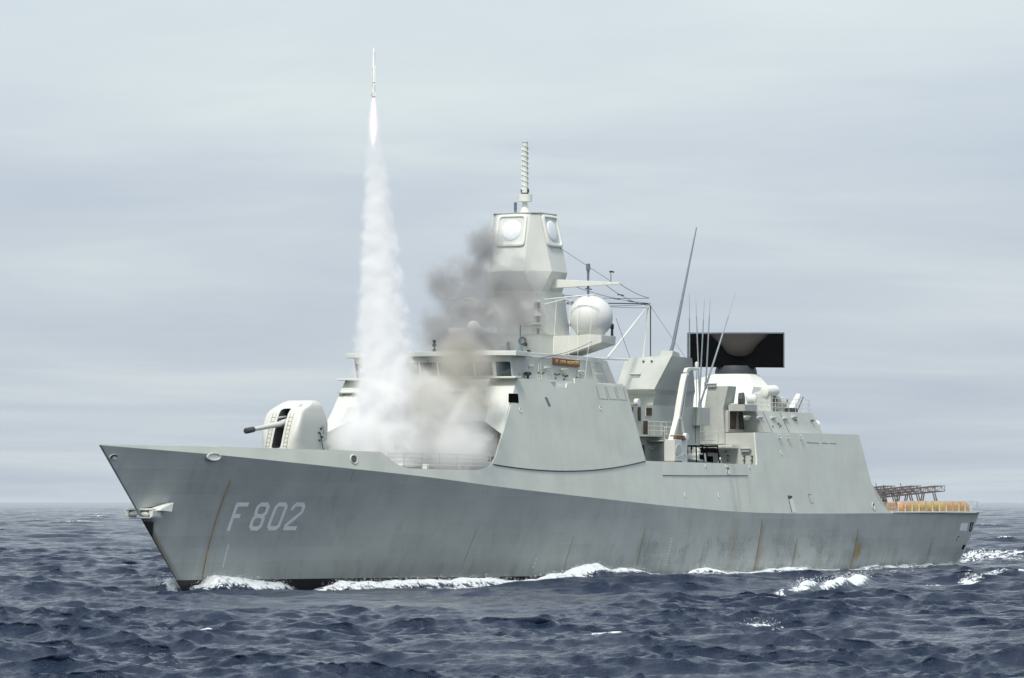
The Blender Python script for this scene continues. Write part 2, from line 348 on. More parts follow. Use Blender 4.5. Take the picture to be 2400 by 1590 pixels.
# hull number F802 laid on the flare
GLY = {'F': [[(0, 0), (0, 1), (1, 1)], [(0, .52), (.62, .52)]],
       '8': [[(.22, .52), (.0, .40), (0, .12), (.2, 0), (.72, 0), (.92, .12), (.92, .40), (.72, .52), (.22, .52), (.03, .64), (.03, .88), (.22, 1), (.75, 1), (.95, .88), (.95, .64), (.72, .52)]],
       '0': [[(.2, 0), (0, .12), (0, .88), (.2, 1), (.74, 1), (.94, .88), (.94, .12), (.74, 0), (.2, 0)]],
       '2': [[(0, .80), (.02, .88), (.2, 1), (.76, 1), (.96, .88), (.96, .66), (0, .12), (0, .0), (.98, 0)]]}
def number():
    w = .148
    for ch, u0, wd in (('F', 3.52, 1.12), ('8', 5.62, 1.12), ('0', 7.46, 1.12), ('2', 9.22, 1.16)):
        mb = MB()
        for line in GLY[ch]:
            P = [Vector((u0+a*wd, 4.13+b*1.68)) for a, b in line]
            for i in range(len(P)-1):
                a, b = P[i], P[i+1]; d = (b-a).normalized(); nn = Vector((-d.y, d.x))*w
                a2 = a-d*(w*.55 if i or ch != 'F' else w); b2 = b+d*(w*.55 if i < len(P)-2 or ch != 'F' else 0)
                k = max(2, int((b2-a2).length/.25)); vs = []
                for j in range(k+1):
                    q = a2.lerp(b2, j/k)
                    for s in (-1, 1):
                        r = q+nn*s; vs.append((r.x, hv(r.x, r.y)+.022+.002*(i % 2), r.y))
                mb.add(vs, [(2*j, 2*j+2, 2*j+3, 2*j+1) for j in range(k)])
        mb.build('hull_number', M_NUM, hull)
M_NUM = plain('number_paint', (.95, .96, .94), .6, var=.04)
number()
# draught marks: three columns of small dashes
for u0, z0, z1, n in ((3.99, 1.5, 2.95, 10), (62.2, .9, 3.0, 10), (41.0, 1.0, 1.6, 3)):
    for k in range(n):
        z = z0+(z1-z0)*k/(n-1); vs = [(u0+a, hv(u0+a, z+b)+.02, z+b) for a, b in ((-.09, -.04), (.09, -.04), (.09, .04), (-.09, .04))]; MB().add(vs, [(0, 1, 2, 3)]).build('draught_mark', M_NUM, hull)
# rust-edged frame seams
def ruststreak(u0, z0, z1, w):
    mb = MB(); n = 24; vs = []
    for i in range(n+1):
        z = z0+(z1-z0)*i/n; ww = w*(.6+.7*random.random())*(1.25-.5*i/n)
        for s in (-1, 1): u = u0+s*ww*.5; vs.append((u, hv(u, z)+.015, z))
    mb.add(vs, [(2*i, 2*i+2, 2*i+3, 2*i+1) for i in range(n)]); return mb.build('rust_streak', M_STREAK, hull)
M_STREAK = plain('rust_stain', (.36, .22, .07), .85, var=.5, sc=1.5)
for a in ((2.0, .7, 7.6, .10), (14.0, 7.6, 8.2, .05), (31.5, 1.0, 4.4, .04), (45.5, .8, 3.4, .05), (68.5, .4, 2.6, .06), (93.5, .4, 2.2, .06), (110, .4, 3.2, .04), (121, .5, 2.6, .06), (79.6, .2, 4.55, .12), (101.5, .2, 3.5, .12), (87.7, .3, 2.85, .09), (57.0, .6, 4.0, .04)): ruststreak(*a)
# anchor, recess and chain pipe on the stem
def anchor_part():
    mb = MB()
    for s in (1, -1):
        prof = [(-3.0, 5.98), (-2.9, 5.5), (-3.5, 4.62), (-4.75, 4.78)]
        vs = [(u, s*(hv(u, z)+.03), z) for u, z in prof]; mb.add(vs, [(0, 1, 2, 3)])
    mb.build('anchor_recess', M_SIDE, hull)
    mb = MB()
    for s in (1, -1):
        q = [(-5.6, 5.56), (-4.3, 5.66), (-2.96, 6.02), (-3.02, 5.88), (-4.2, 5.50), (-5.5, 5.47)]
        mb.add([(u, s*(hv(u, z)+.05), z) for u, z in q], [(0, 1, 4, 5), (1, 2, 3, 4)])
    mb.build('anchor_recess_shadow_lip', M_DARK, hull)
    a = MB()
    # stocked anchor pulled across the stem: crown plate, two flukes, shank
    a.frustum([(-5.7, -.75, 4.86), (-5.7, 1.0, 4.86), (-4.2, 1.0, 4.86), (-4.2, -.75, 4.86)], [(-5.75, -.8, 4.98), (-5.75, 1.05, 4.98), (-4.2, 1.05, 4.98), (-4.2, -.8, 4.98)])
    a.box(-5.75, -4.4, -1.0, 1.1, 5.42, 5.55)
    for v in (-.92, 1.0): a.frustum([(-5.7, v-.1, 4.98), (-5.7, v+.12, 4.98), (-4.6, v+.12, 4.98), (-4.6, v-.1, 4.98)], [(-5.7, v-.18, 5.42), (-5.7, v+.15, 5.42), (-4.6, v+.15, 5.42), (-4.6, v-.18, 5.42)])
    for v in (-.5, .45): a.ball((-5.5, v, 5.2), .34, 12, 8, -90, (.5, 1.1, .5))
    a.tube([(-5.9, -.2, 5.2), (-3.4, -.2, 5.5)], .16, 8)
    a.frustum([(-5.6, .8, 5.40), (-5.0, 1.35, 5.40), (-3.5, 1.35, 5.3), (-3.6, .8, 5.3)], [(-5.5, .85, 5.56), (-4.9, 1.3, 5.56), (-3.1, 1.25, 5.95), (-3.2, .85, 5.95)])
    a.build('anchor', M_WHITE, ship, .03)
anchor_part()
# fairleads and recessed openings in the plating
def oval(name, pts, w, h, hullv, mat_rim, mat_in, par):
    for (u, z) in pts:
        mb = MB(); n = 16
        def ring(k, o): return [(u+math.cos(2*math.pi*i/n)*w*k, hullv(u+math.cos(2*math.pi*i/n)*w*k, z+math.sin(2*math.pi*i/n)*h*k)+o, z+math.sin(2*math.pi*i/n)*h*k) for i in range(n)]
        mb.loft([ring(1.2, .0), ring(1.1, .05), ring(.95, .05), ring(.85, .0)], False); r = mb.build(name, mat_rim, par, smooth=True)
        mb = MB(); q = ring(.86, .012); mb.add(q, [tuple(range(n))]); mb.build('throat', mat_in, r)
        mb = MB(); mb.add([(a+.22*w, b+.014, c-.22*h) for a, b, c in ring(.55, .012)], [tuple(range(n))]); mb.build('throat_pale_disc', M_WHITE, r)  # pale disc low in the throat: recess shading put into colour
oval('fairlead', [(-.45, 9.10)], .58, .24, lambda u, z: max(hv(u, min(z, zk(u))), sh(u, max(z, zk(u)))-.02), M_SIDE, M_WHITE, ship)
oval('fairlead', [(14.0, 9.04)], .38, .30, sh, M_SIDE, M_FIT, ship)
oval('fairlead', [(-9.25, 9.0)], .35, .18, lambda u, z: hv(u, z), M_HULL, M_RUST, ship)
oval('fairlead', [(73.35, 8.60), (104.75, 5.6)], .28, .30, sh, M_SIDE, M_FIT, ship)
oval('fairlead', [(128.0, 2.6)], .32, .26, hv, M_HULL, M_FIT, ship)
oval('porthole', [(37.05, 12.97), (85.2, 10.2), (64.0, 6.55), (70.8, 6.5), (50.3, 13.35)], .10, .16, sh, M_SIDE, M_DARK, ship)
def plate(name, quad, vf, o, mat, par):
    mb = MB(); mb.frustum([(u, vf(u, z)-.02, z) for u, z in quad], [(u, vf(u, z)+o, z) for u, z in quad]); return mb.build(name, mat, par)
plate('side_hatch', [(41.15, 14.02), (41.55, 14.05), (42.0, 13.35), (41.6, 13.3)], sh, .012, M_BLUEST, ship)
pr = plate('pilot_ladder_recess', [(85.35, 6.50), (86.25, 6.46), (86.75, 5.12), (85.85, 5.10)], sh, .012, M_WHITE, ship)
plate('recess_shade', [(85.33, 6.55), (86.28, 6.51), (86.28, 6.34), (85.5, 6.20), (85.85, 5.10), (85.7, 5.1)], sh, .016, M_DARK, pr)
sw = plate('stern_port', [(130.6, 4.05), (131.5, 4.07), (131.35, 3.2), (130.7, 3.2)], hv, .015, M_BLACK, hull)
plate('stern_port_rib', [(131.0, 4.0), (131.12, 4.0), (131.02, 3.3), (130.92, 3.3)], hv, .03, M_WHITE, sw)
plate('stern_patch', [(128.0, 4.0), (130.0, 4.0), (130.0, 3.25), (128.0, 3.3)], hv, .008, M_NUM, hull)
plate('exhaust_port', [(130.15, 1.95), (130.75, 1.95), (130.6, 1.5), (130.05, 1.5)], hv, .02, M_BLACK, hull)
# flat black plate paints the dark of an opening at the deckhouse's port shoulder
mp_ = plate('opening_dark_plate', [(35.65, 14.20), (37.05, 14.2), (36.95, 13.50), (35.45, 13.52)], sh, .015, M_BLACK, ship)
# sagging black hose along the deckhouse foot and slots in the bulwark
def shell_tube(name, pts, r, mat, par):
    mb = MB(); mb.tube([(u, sh(u, z)+r*.6, z) for u, z in pts], r, 6); return mb.build(name, mat, par)
shell_tube('hanging_hose', [(31.9+25.3*t, 8.80+.45*t-3.15*t*(1-t)*.82) for t in np.linspace(0, 1, 30)], .045, M_DARK, ship)
shell_tube('drain_slot', [(60.2, 8.13), (66, 8.13), (77.3, 8.2)], .03, M_DARK, ship)
for u0, u1 in ((50.1, 51.6), (51.9, 53.3), (53.6, 55.0)): shell_tube('panel_seam', [(u0, 15.1), (u0+.3, 14.1), (u1+.3, 14.08), (u1, 15.05)], .012, M_DARK, ship)
for u0, u1 in ((91.2, 94.0), (94.6, 96.0), (96.4, 97.9)): shell_tube('panel_seam', [(u0, 11.15), (u1, 11.12)], .016, M_DARK, ship)
shell_tube('panel_seam', [(90.6, 6.65), (89.9, 6.65), (90.2, 5.9), (90.9, 5.9)], .014, M_DARK, ship)
for u in (68.9, 73.0, 77.9): MB().box(u-.09, u+.09, sh(u, 8.95)-.02, sh(u, 8.95)+.08, 8.87, 9.03).build('bulwark_knob', M_WHITE, ship)
for u in (85.2, 87.1, 90.0): MB().tube([(u, sh(u, 11.5), 11.75), (u+.25, sh(u, 11.4)+.12, 11.5), (u-.2, sh(u, 11.4)+.12, 11.45), (u, sh(u, 11.3), 11.25)], .05, 6).build('mooring_cleat', M_WHITE, ship)

# ------------------------------------------------------------------ forward deckhouse and bridge
def fwd_house():
    mb = MB(); lip = lambda t: 12.1 if abs(t) <= .77 else 12.1-(abs(t)-.77)/.23*1.0
    rings = []
    for t in (-1, -.9, -.77, -.4, 0, .4, .77, .9, 1):
        zl = lip(t); prof = [(57.0, 8.2), (35.5, 8.2), (35.5, zl-.95), (37.15-(15.4-zl)*.755, zl), (37.15, 15.36), (55.2, 15.36), (55.2, 15.2)]
        rings.append([(u, t*(sh(u, z)-.07), z) for u, z in prof])
    mb.loft(rings); return mb.build('forward_deckhouse', M_MAST_FRONT, ship)  # ship's grey made lighter here: sunlight on the front put into colour
fh = fwd_house()
# protruding blast deflector box on the sloped front, ledge with brackets, corner shelves
mb = MB(); mb.frustum([(33.75, -6, 12.12), (33.75, 6, 12.12), (35.6, 6, 12.12), (35.6, -6, 12.12)], [(34.6, -5.8, 13.3), (34.6, 5.8, 13.3), (36, 5.8, 13.3), (36, -5.8, 13.3)]); mb.build('blast_deflector', M_PAINT, fh)
mb = MB(); mb.box(36.05, 36.45, -7.5, 5.2, 14.36, 14.44)
for i in range(14): v = -7.2+i*.95; mb.frustum([(36.15, v, 14.1), (36.3, v, 14.1), (36.3, v+.06, 14.1), (36.15, v+.06, 14.1)], [(36.08, v, 14.36), (36.42, v, 14.36), (36.42, v+.06, 14.36), (36.08, v+.06, 14.36)])
mb.build('front_ledge', M_PAINT, fh)
for s in (1, -1): MB().box(36.3, 37.3, *sorted((s*5.2, s*7.75)), 15.38, 15.52).build('corner_shelf', M_WHITE, fh, .02)
MB().frustum([(35.0, -5.6, 12.55), (34.7, -4.4, 12.35), (36, -4.4, 12.35), (36, -5.6, 12.55)], [(34.7, -5.7, 13.1), (34.7, -4.2, 13.1), (36, -4.2, 13.1), (36, -5.7, 13.1)]).build('roller_fairing', M_PAINT, fh)
def bridge():
    P = [(37.15, -5.6), (37.15, 5.6), (37.85, 6.75), (50.7, 6.6), (57.4, 5.6), (57.4, -5.6), (50.7, -6.6), (37.85, -6.75)]
    Q = [(36.75, -5.6), (36.75, 5.6), (37.45, 6.8), (50.7, 6.45), (56.2, 5.5), (56.2, -5.5), (50.7, -6.45), (37.45, -6.8)]
    b = MB().prism(P, 15.30, 17.10, Q).build('bridge', M_PAINT, ship)
    rf = [(36.3, -5.4), (36.3, 5.4), (37.15, 7.35), (39.8, 7.15), (40.4, 6.5), (50.7, 6.4), (56.1, 5.4), (56.1, -5.4), (50.7, -6.4), (40.4, -6.5), (39.8, -7.15), (37.15, -7.35)]
    MB().prism(rf, 17.12, 17.48).build('bridge_roof', M_WHITE, b, .03)
    def pane(a, c, z0, z1, o, name, mat, par):
        mb = MB(); f = lambda p, z: (p[0]-.4*(z-15.3)/1.8, p[1])
        d = Vector((c[0]-a[0], c[1]-a[1])).normalized(); n = Vector((-abs(d.y), (d.x if d.y > 0 else d.x)))
        n = Vector((-d.y, d.x)); n = n if n.x < 0 else -n
        bot = [(*f(a, z0), z0), (*f(c, z0), z0), (*f(c, z1), z1), (*f(a, z1), z1)]
        return mb.frustum(bot, [(p[0]+n.x*o, p[1]+n.y*o, p[2]) for p in bot]).build(name, mat, par)
    N = 7; w = 11.0/N
    for i in range(N):
        v0 = -5.5+i*w
        p = pane((37.15, v0+.06), (37.15, v0+w-.06), 15.62, 16.66, .02, 'window', M_GLASS, b)
        if i: pane((37.15, v0-.05), (37.15, v0+.05), 15.60, 16.68, .06, 'mullion', M_WHITE, b)
    for s in (1, -1):
        a, c = (37.22, s*5.72), (37.8, s*6.67); pane(a, c, 15.5 if s > 0 else 15.55, 16.66, .025, 'window', M_GLASS, b)
    for i in range(9):   # wipers and blinds brackets
        v = -5.0+i*1.25; MB().tube([(36.80, v, 16.85), (36.78, v+.1, 16.35)], .018, 5).build('window_wiper', M_DARK, b)
    return b
br = bridge()
# lamps: one housing, many copies
def lamp_proto():
    mb = MB(); mb.frustum([(-.45, 0, -.02), (.45, 0, -.02), (.45, .22, .06), (-.45, .22, .06)], [(-.48, 0, .2), (.48, 0, .2), (.46, .3, .16), (-.46, .3, .16)])
    o = mb.build('wall_lamp', M_WHITE, ship); MB().frustum([(-.33, .02, -.16), (.33, .02, -.16), (.33, .16, -.12), (-.33, .16, -.12)], [(-.36, .02, -.025), (.36, .02, -.025), (.36, .2, .03), (-.36, .2, .03)]).build('lens', M_LAMP, o)
    return o
lamp = lamp_proto(); first = [True]
def put_lamp(u, v, z, rz=0.):
    if first[0]: first[0] = False; lamp.location = (u, -v, z); lamp.rotation_euler = (0, 0, rz); return
    dup(lamp, ship, (u, -v, z), rz)
FW = R(-90)      # facing the bow
for u, z in ((40.95, 16.30), (43.9, 16.27), (46.9, 16.22), (49.95, 16.15)): put_lamp(u, 6.55, z)
put_lamp(54.6, 5.85, 16.05, R(-8))
for u, z in ((80.6, 13.10), (83.3, 13.09), (86.1, 13.09), (88.7, 13.07)): put_lamp(u, 7.42, z)
put_lamp(90.8, 7.42, 13.25); put_lamp(35.42, 6.0, 10.75, FW); put_lamp(79.93, 7.75, 10.35, FW); put_lamp(66.6, 5.02, 10.42); put_lamp(65.9, 4.0, 16.33, FW)
put_lamp(50.75, 1.6, 20.1, FW); put_lamp(50.6, -.55, 18.5, FW); put_lamp(79.9, 4.6, 15.86, FW); put_lamp(81.0, 6.06, 14.15)
# name board
nbd = MB().frustum([(45.0, 6.52, 16.66), (49.75, 6.47, 16.58), (49.75, 6.47, 17.10), (45.0, 6.52, 17.18)], [(45.0, 6.72, 16.66), (49.75, 6.67, 16.58), (49.75, 6.67, 17.10), (45.0, 6.72, 17.18)]).build('name_board', plain('varnished_teak', (.16, .055, .015), .45, var=.3), br, .02)
def text_mesh(txt, size, name, mat, par, mtx):
    c = bpy.data.curves.new(name, 'FONT'); c.body = txt; c.size = size; c.extrude = .012; c.align_x = 'CENTER'; c.align_y = 'CENTER'
    t = bpy.data.objects.new(name, c); col.objects.link(t); dg = bpy.context.evaluated_depsgraph_get()
    me = bpy.data.meshes.new_from_object(t.evaluated_get(dg)); bpy.data.objects.remove(t); me.transform(mtx); me.materials.clear(); me.materials.append(mat)
    o = bpy.data.objects.new(name, me); col.objects.link(o); o.parent = par; return o
M_GILT = plain('gilt', (.75, .50, .16), .35, var=.1)
for txt, ux in (('DE', 45.55), ('ZEVEN', 46.55), ('PROVINCIEN', 48.45)): text_mesh(txt, .36, 'board_lettering', M_GILT, nbd, Matrix.Translation((ux, -6.735+.01*(ux-45), 16.93-.017*(ux-45))) @ Matrix.Rotation(R(-1), 4, 'Y') @ Matrix.Rotation(R(90), 4, 'X'))
# small boxes, valves and fittings on the bridge wing wall
for u, z in ((42.4, 15.95), (43.0, 15.9), (43.3, 15.98), (45.3, 15.92), (45.7, 15.85), (46.1, 15.93), (46.8, 15.86), (47.2, 15.78), (47.5, 15.84), (49.3, 15.75), (49.8, 15.68), (38.9, 15.75), (42.5, 15.65), (45.4, 15.6), (46.9, 15.55)):
    MB().box(u-.07, u+.07, 6.55, 6.74, z-.06, z+.06).build('wall_fitting', M_FIT, br)
MB().lathe((39.9, 7.0, 15.4), [(.1, 0), (.1, .25), (.28, .3), (.28, .5), (.15, .55)], n=12).build('pelorus', M_DARK, br)
MB().lathe((38.6, 7.0, 17.48), [(.25, 0), (.06, .5), (.05, 2.0)], n=10).build('signal_post', M_BLUEST, br)
wb = MB(); wb.box(44.0, 45.0, 7.2, 7.6, 14.85, 15.15); wb.build('white_canvas_cover', M_WHITE, ship, .08)
MB().box(42.55, 43.4, 7.2, 7.66, 14.86, 15.3).build('locker', M_PAINT, ship, .03)
def ladder(name, p0, p1, w, par, mat, step=.3):
    p0, p1, w = Vector(p0), Vector(p1), Vector(w); mb = MB(); mb.tube([p0, p1], .025, 5); mb.tube([p0+w, p1+w], .025, 5); n = int((p1-p0).length/step)
    for i in range(1, n): q = p0.lerp(p1, i/n); mb.tube([q, q+w], .018, 5)
    return mb.build(name, mat, par)
ladder('ladder', (42.4, 6.75, 15.3), (42.4, 6.6, 17.2), (.4, 0, 0), br, M_WHITE)
ladder('ladder', (53.2, 6.35, 15.2), (52.6, 6.25, 17.1), (.45, -.05, 0), br, M_WHITE)
# things on the bridge roof
for u, v, h in ((36.7, -4.6, .3), (36.7, -3.2, .45), (36.6, -1.5, .2), (37.0, 1.3, .2)): MB().lathe((u, v, 17.48), [(.08, 0), (.05, h*.6), (.1, h*.65), (.1, h)], n=8).build('roof_light', M_WHITE, br)
MB().lathe((36.7, .6, 17.48), [(.14, 0), (.14, .2), (.05, .25), (.05, .35), (.16, .42), (.16, .6), (.05, .65), (.14, .75), (.14, .9)], n=10).build('signal_lamp', M_DARK, br)
d = MB(); d.lathe((40, 2.2, 17.45), [(1.0, 0), (.9, .9), (.7, 1.6)], n=16); d.box(39.4, 40.6, .4, 4.0, 19.0, 19.4); d.ball((40, 2.3, 19.4), .55, 16, 8, 0); d.build('optical_director', M_WHITE, br)

# ------------------------------------------------------------------ radar mast
U0 = 53.5
def octo(a, b, z, u0=U0): return [(u0+p, q, z) for p, q in ((-a, -b), (-a, b), (-b, a), (b, a), (a, b), (a, -b), (b, -a), (-b, -a))]
mb = MB(); mb.loft([octo(2.80, 2.62, 17.3), octo(2.78, 2.62, 19.2), octo(2.42, 2.25, 22.5), octo(2.38, 1.9, 22.75), octo(3.09, 1.41, 24.3), octo(2.02, 1.5, 28.95)])
mast = mb.build('radar_mast', M_MAST_FRONT, ship)
mb = MB(); mb.loft([octo(2.10, 1.57, 28.93), octo(2.10, 1.57, 29.0)]); mb.build('mast_cap', M_PAINT, mast)
for z, a in ((19.22, 2.82), (20.55, 2.42)): MB().loft([octo(a, a*.94, z), octo(a, a*.94, z+.05)]).build('mast_flange', M_PAINT, mast)
def radar_face():
    c = Vector((-(3.09-(27.55-24.3)*(1.07/4.65)), 0, 27.55)); up = Vector((1.07, 0, 4.65)).normalized(); rt = Vector((0, 1, 0)); n = up.cross(rt)
    if n.x > 0: n = -n
    def rr(h, e, o, k=40):
        L = []
        for i in range(k):
            t = 2*math.pi*i/k; x = math.copysign(abs(math.cos(t))**e, math.cos(t))*h; y = math.copysign(abs(math.sin(t))**e, math.sin(t))*h; L.append(c+rt*x+up*y+n*o)
        return L
    mb = MB(); mb.loft([rr(1.30, .22, -.05), rr(1.30, .22, .16), rr(1.22, .22, .20), rr(1.12, .22, .20), rr(1.06, .22, .07)], False)
    f = mb.build('radar_panel', M_WHITE, mast, smooth=True, ang=50)
    mb = MB(); L = rr(1.08, .22, .08); mb.add(L, [tuple(range(len(L)))]); mb.build('panel_face', M_PANEL, f)
    mb = MB(); mb.loft([[c+n*(.085+.15*math.sin(a))+(rt*math.cos(2*math.pi*k/32)+up*math.sin(2*math.pi*k/32))*.88*max(math.cos(a), .001) for k in range(32)] for a in [R(x) for x in (0, 15, 30, 45, 60, 75, 89.5)]]); mb.build('lens', M_LENS, f, smooth=True)
    return f
f0 = radar_face(); ctr = Matrix.Translation((U0, 0, 0))
f0.location = (U0, 0, 0)
for a in (90, 180, 270): dup(f0, mast, (U0, 0, 0), R(a))
mb = MB(); mb.lathe((U0, 0, 28.95), [(.45, 0), (.22, .75), (.2, 1.0), (.58, 1.05), (.58, 1.6), (.25, 1.65), (.23, 5.75), (.26, 5.77), (.26, 5.82), (.01, 5.84)], n=20)
hx = mb.build('helical_antenna', M_WHITE, mast, smooth=True)
mb = MB(); mb.tube([(U0+math.cos(t)*.25, math.sin(t)*.25, 30.9+3.6*t/(2*math.pi*4.5)) for t in np.linspace(0, 2*math.pi*4.5, 110)], .045, 5); mb.tube([(U0+math.cos(t+math.pi)*.25, math.sin(t+math.pi)*.25, 30.9+3.6*t/(2*math.pi*4.5)) for t in np.linspace(0, 2*math.pi*4.5, 110)], .045, 5); mb.build('helix_strip', M_WHITE, hx)
mb = MB(); mb.lathe((U0, 0, 30.58), [(.29, 0), (.29, .12)], n=16)
for s in (1, -1): mb.box(U0-.08, U0+.08, s*.28-.06, s*.28+.06, 30.72, 30.98)
mb.build('antenna_collar', M_DARK, hx)
MB().lathe((51.8, 0, 28.95), [(.16, 0), (.1, .3), (.13, .32), (.13, .55), (.09, .58), (.13, .62), (.13, .85), (.1, .9)], n=10).build('masthead_light', M_BLUEST, mast)
# yards, struts, antennas on the yards
for s in (1,):
    mb = MB(); mb.frustum([(53.1, s*2.2, 23.0), (53.9, s*2.2, 23.0), (53.9, s*2.2, 23.75), (53.1, s*2.2, 23.75)], [(53.4, s*8.4, 23.22), (53.6, s*8.4, 23.22), (53.6, s*8.4, 23.36), (53.4, s*8.4, 23.36)]); mb.build('yard', M_WHITE, mast, .02)
    mb = MB(); mb.tube([(53.5, s*5.6, 22.4), (53.5, s*5.6, 24.2)], .1, 8); mb.tube([(53.5, s*5.6, 24.2), (53.5, s*5.6, 24.4), (53.5, s*5.6, 24.42), (53.5, s*5.6, 24.9)], [.12, .12, .2, .16], 10); mb.build('yard_antenna', M_BLUEST, mast)
    mb = MB(); mb.tube([(53.5, s*7.6, 23.3), (53.5, s*7.6, 24.2)], .03, 6); mb.tube([(53.3, s*7.6, 24.2), (53.5, s*7.6, 24.25), (53.8, s*7.7, 24.2)], .07, 6); mb.build('wind_vane', M_DARK, mast)
for s in (1, -1): MB().tube([(51.9, s*1.7, 21.5), (52.2, s*5.2, 22.3), (52.25, s*6.9, 22.4), (51.9, s*1.6, 22.0)], .045, 6).build('lower_yard', M_WHITE, mast)
# lamp brackets up the port edge of the mast front
for z, m in ((21.55, M_RED), (20.45, M_DARK), (19.5, M_RED)):
    q = MB().box(50.5, 51.1, 2.1, 2.75, z+.25, z+.33).build('lamp_bracket', M_WHITE, mast); MB().lathe((50.8, 2.5, z-.25), [(.1, 0), (.13, .1), (.13, .42), (.08, .5)], n=10).build('navigation_lamp', m, q)
MB().box(50.3, 51, 2.0, 2.9, 20.05, 20.15).build('mast_shelf', M_WHITE, mast); MB().tube([(50.6, 1.2+.28*math.cos(t), 18.75+.28*math.sin(t)) for t in np.linspace(0, 6, 12)], .07, 6).build('hose_reel', M_DARK, mast)
ladder('ladder', (50.65, .5, 17.4), (51.0, .75, 20.8), (0, .5, 0), mast, M_WHITE)
MB().lathe((50.4, .05, 17.5), [(.35, 0), (.12, .7), (.1, 1.2)], n=10).build('signal_post', M_BLUEST, mast)
for u, v, z in ((50.6, 1.5, 18.45), (50.6, 1.75, 17.9), (50.6, 1.55, 17.7), (56, 2.85, 20.2), (55, 2.7, 18.9)): MB().box(u-.12, u+.12, v-.09, v+.09, z-.12, z+.12).build('mast_fitting', M_DARK, mast)
# sponsons with the two satellite domes
def sponson(s):
    fr = [(52.9, 2.6, 17.35), (52.9, 7.05, 18.62), (52.9, 7.05, 19.2), (52.9, 2.6, 19.2)]; bk = [(55.6, 2.6, 17.2), (55.6, 7.0, 18.5), (55.6, 7.05, 19.2), (55.6, 2.6, 19.2)]
    sp = MB().frustum([(u, s*v, z) for u, v, z in fr], [(u, s*v, z) for u, v, z in bk]).build('sponson', M_MAST_FRONT, ship, .02)
    b = (54.3, s*5.46); mb = MB(); mb.lathe((b[0], b[1], 19.2), [(1.12, 0), (1.12, .12), (1.16, .13), (1.16, .22), (1.08, .24)], n=32); cl = mb
    mb = MB(); rings = [(1.10, -1.36), (1.16, -1.30)]
    prof = [(1.1, 19.4)]+[(1.76*math.cos(R(a)), 20.72+1.76*math.sin(R(a))) for a in range(-45, 91, 9)]
    mb.lathe((b[0], b[1], 0), prof, n=48); dm = mb.build('radome', M_DOME, ship, smooth=True, ang=70); cl.build('collar', M_WHITE, dm)
    return sp
sponson(1); sponson(-1)
MB().lathe((55.2, 6.9, 19.2), [(.12, 0), (.1, .5), (.16, .6), (.16, .9), (.05, 1)], n=8).build('sponson_lamp', M_DARK, ship)
# rigging wires
def wire(pts, r=.02, mat=None, sag=0):
    P = []
    for a, b in zip(pts[:-1], pts[1:]):
        a, b = Vector(a), Vector(b)
        for t in np.linspace(0, 1, 9): P.append(a.lerp(b, t)-Vector((0, 0, sag*4*t*(1-t))))
    return MB().tube(P, r, 4).build('rigging_wire', mat or M_BLUEST, mast)
wire([(54.5, 2.6, 26.3), (57.5, 6.0, 23.5)], .026); wire([(53.5, 8.3, 23.3), (64.2, 6, 22.6)], .026, sag=.15); wire([(55, 2.2, 22.6), (64.2, 6, 22.6)], .028, sag=.15)
wire([(55, 2.2, 21.9), (70.9, 3, 22.45)], .03, sag=.2); wire([(53.5, 4.2, 23.2), (70.9, 3, 22.5)], .026, sag=.25); wire([(55, 2.3, 22.2), (66, 5, 21.9)], .026, sag=.2)
for a, b in (((52.3, 3.4, 22.2), (45.5, 6.4, 17.4)), ((52.3, 4.6, 22.3), (47.6, 6.7, 15.6)), ((52.3, 5.2, 22.3), (49.2, 6.8, 15.6)), ((52.3, 6.7, 22.4), (50.2, 6.9, 15.6))): wire([a, b], .016, M_WHITE)
wire([(40.5, 6.6, 17.2), (44.5, 6.7, 17.3), (53.0, 6.2, 18.7)], .025, M_DARK, sag=.15)
for a in ((56.5, 4.2, 23.1), (60.2, 5.3, 22.75), (62.5, 3.9, 22.55), (66.0, 3.5, 22.5), (58.5, 2.6, 22.1)): MB().tube([(a[0]-.35, a[1]-.1, a[2]-.02), (a[0]+.35, a[1]+.1, a[2]-.06)], .05, 6).build('wire_insulator', M_DARK, mast)
wire([(53.5, 7.0, 23.3), (64.2, 5.9, 22.0)], .024, sag=.3); wire([(63.8, 3.2, 21.0), (66.5, 3.2, 17.8)], .02); wire([(70.9, 3, 22.3), (75.5, 4.2, 18.0)], .015)
# braced frame over the passage between mast and funnels
mb = MB(); mb.tube([(62.6, 3, 17.75), (70.5, 3, 22.3), (69.5, 3, 17.9)], .085, 8); mb.tube([(59.5, 3, 17.60), (66.5, 3, 17.70)], .09, 8); mb.tube([(59.5, 3, 17.2), (62.6, 3, 17.75)], .05, 6); mb.tube([(55.5, 3.5, 17.4), (59.6, 3, 17.55)], .07, 6); af = mb.build('antenna_frame', M_WHITE, ship)
MB().tube([(55, 3, 21.9), (70.3, 3, 22.45), (70.95, 3, 22.3), (70.95, 3, 18.1)], .05, 6).build('antenna_feed_pipe', M_DARK, af)

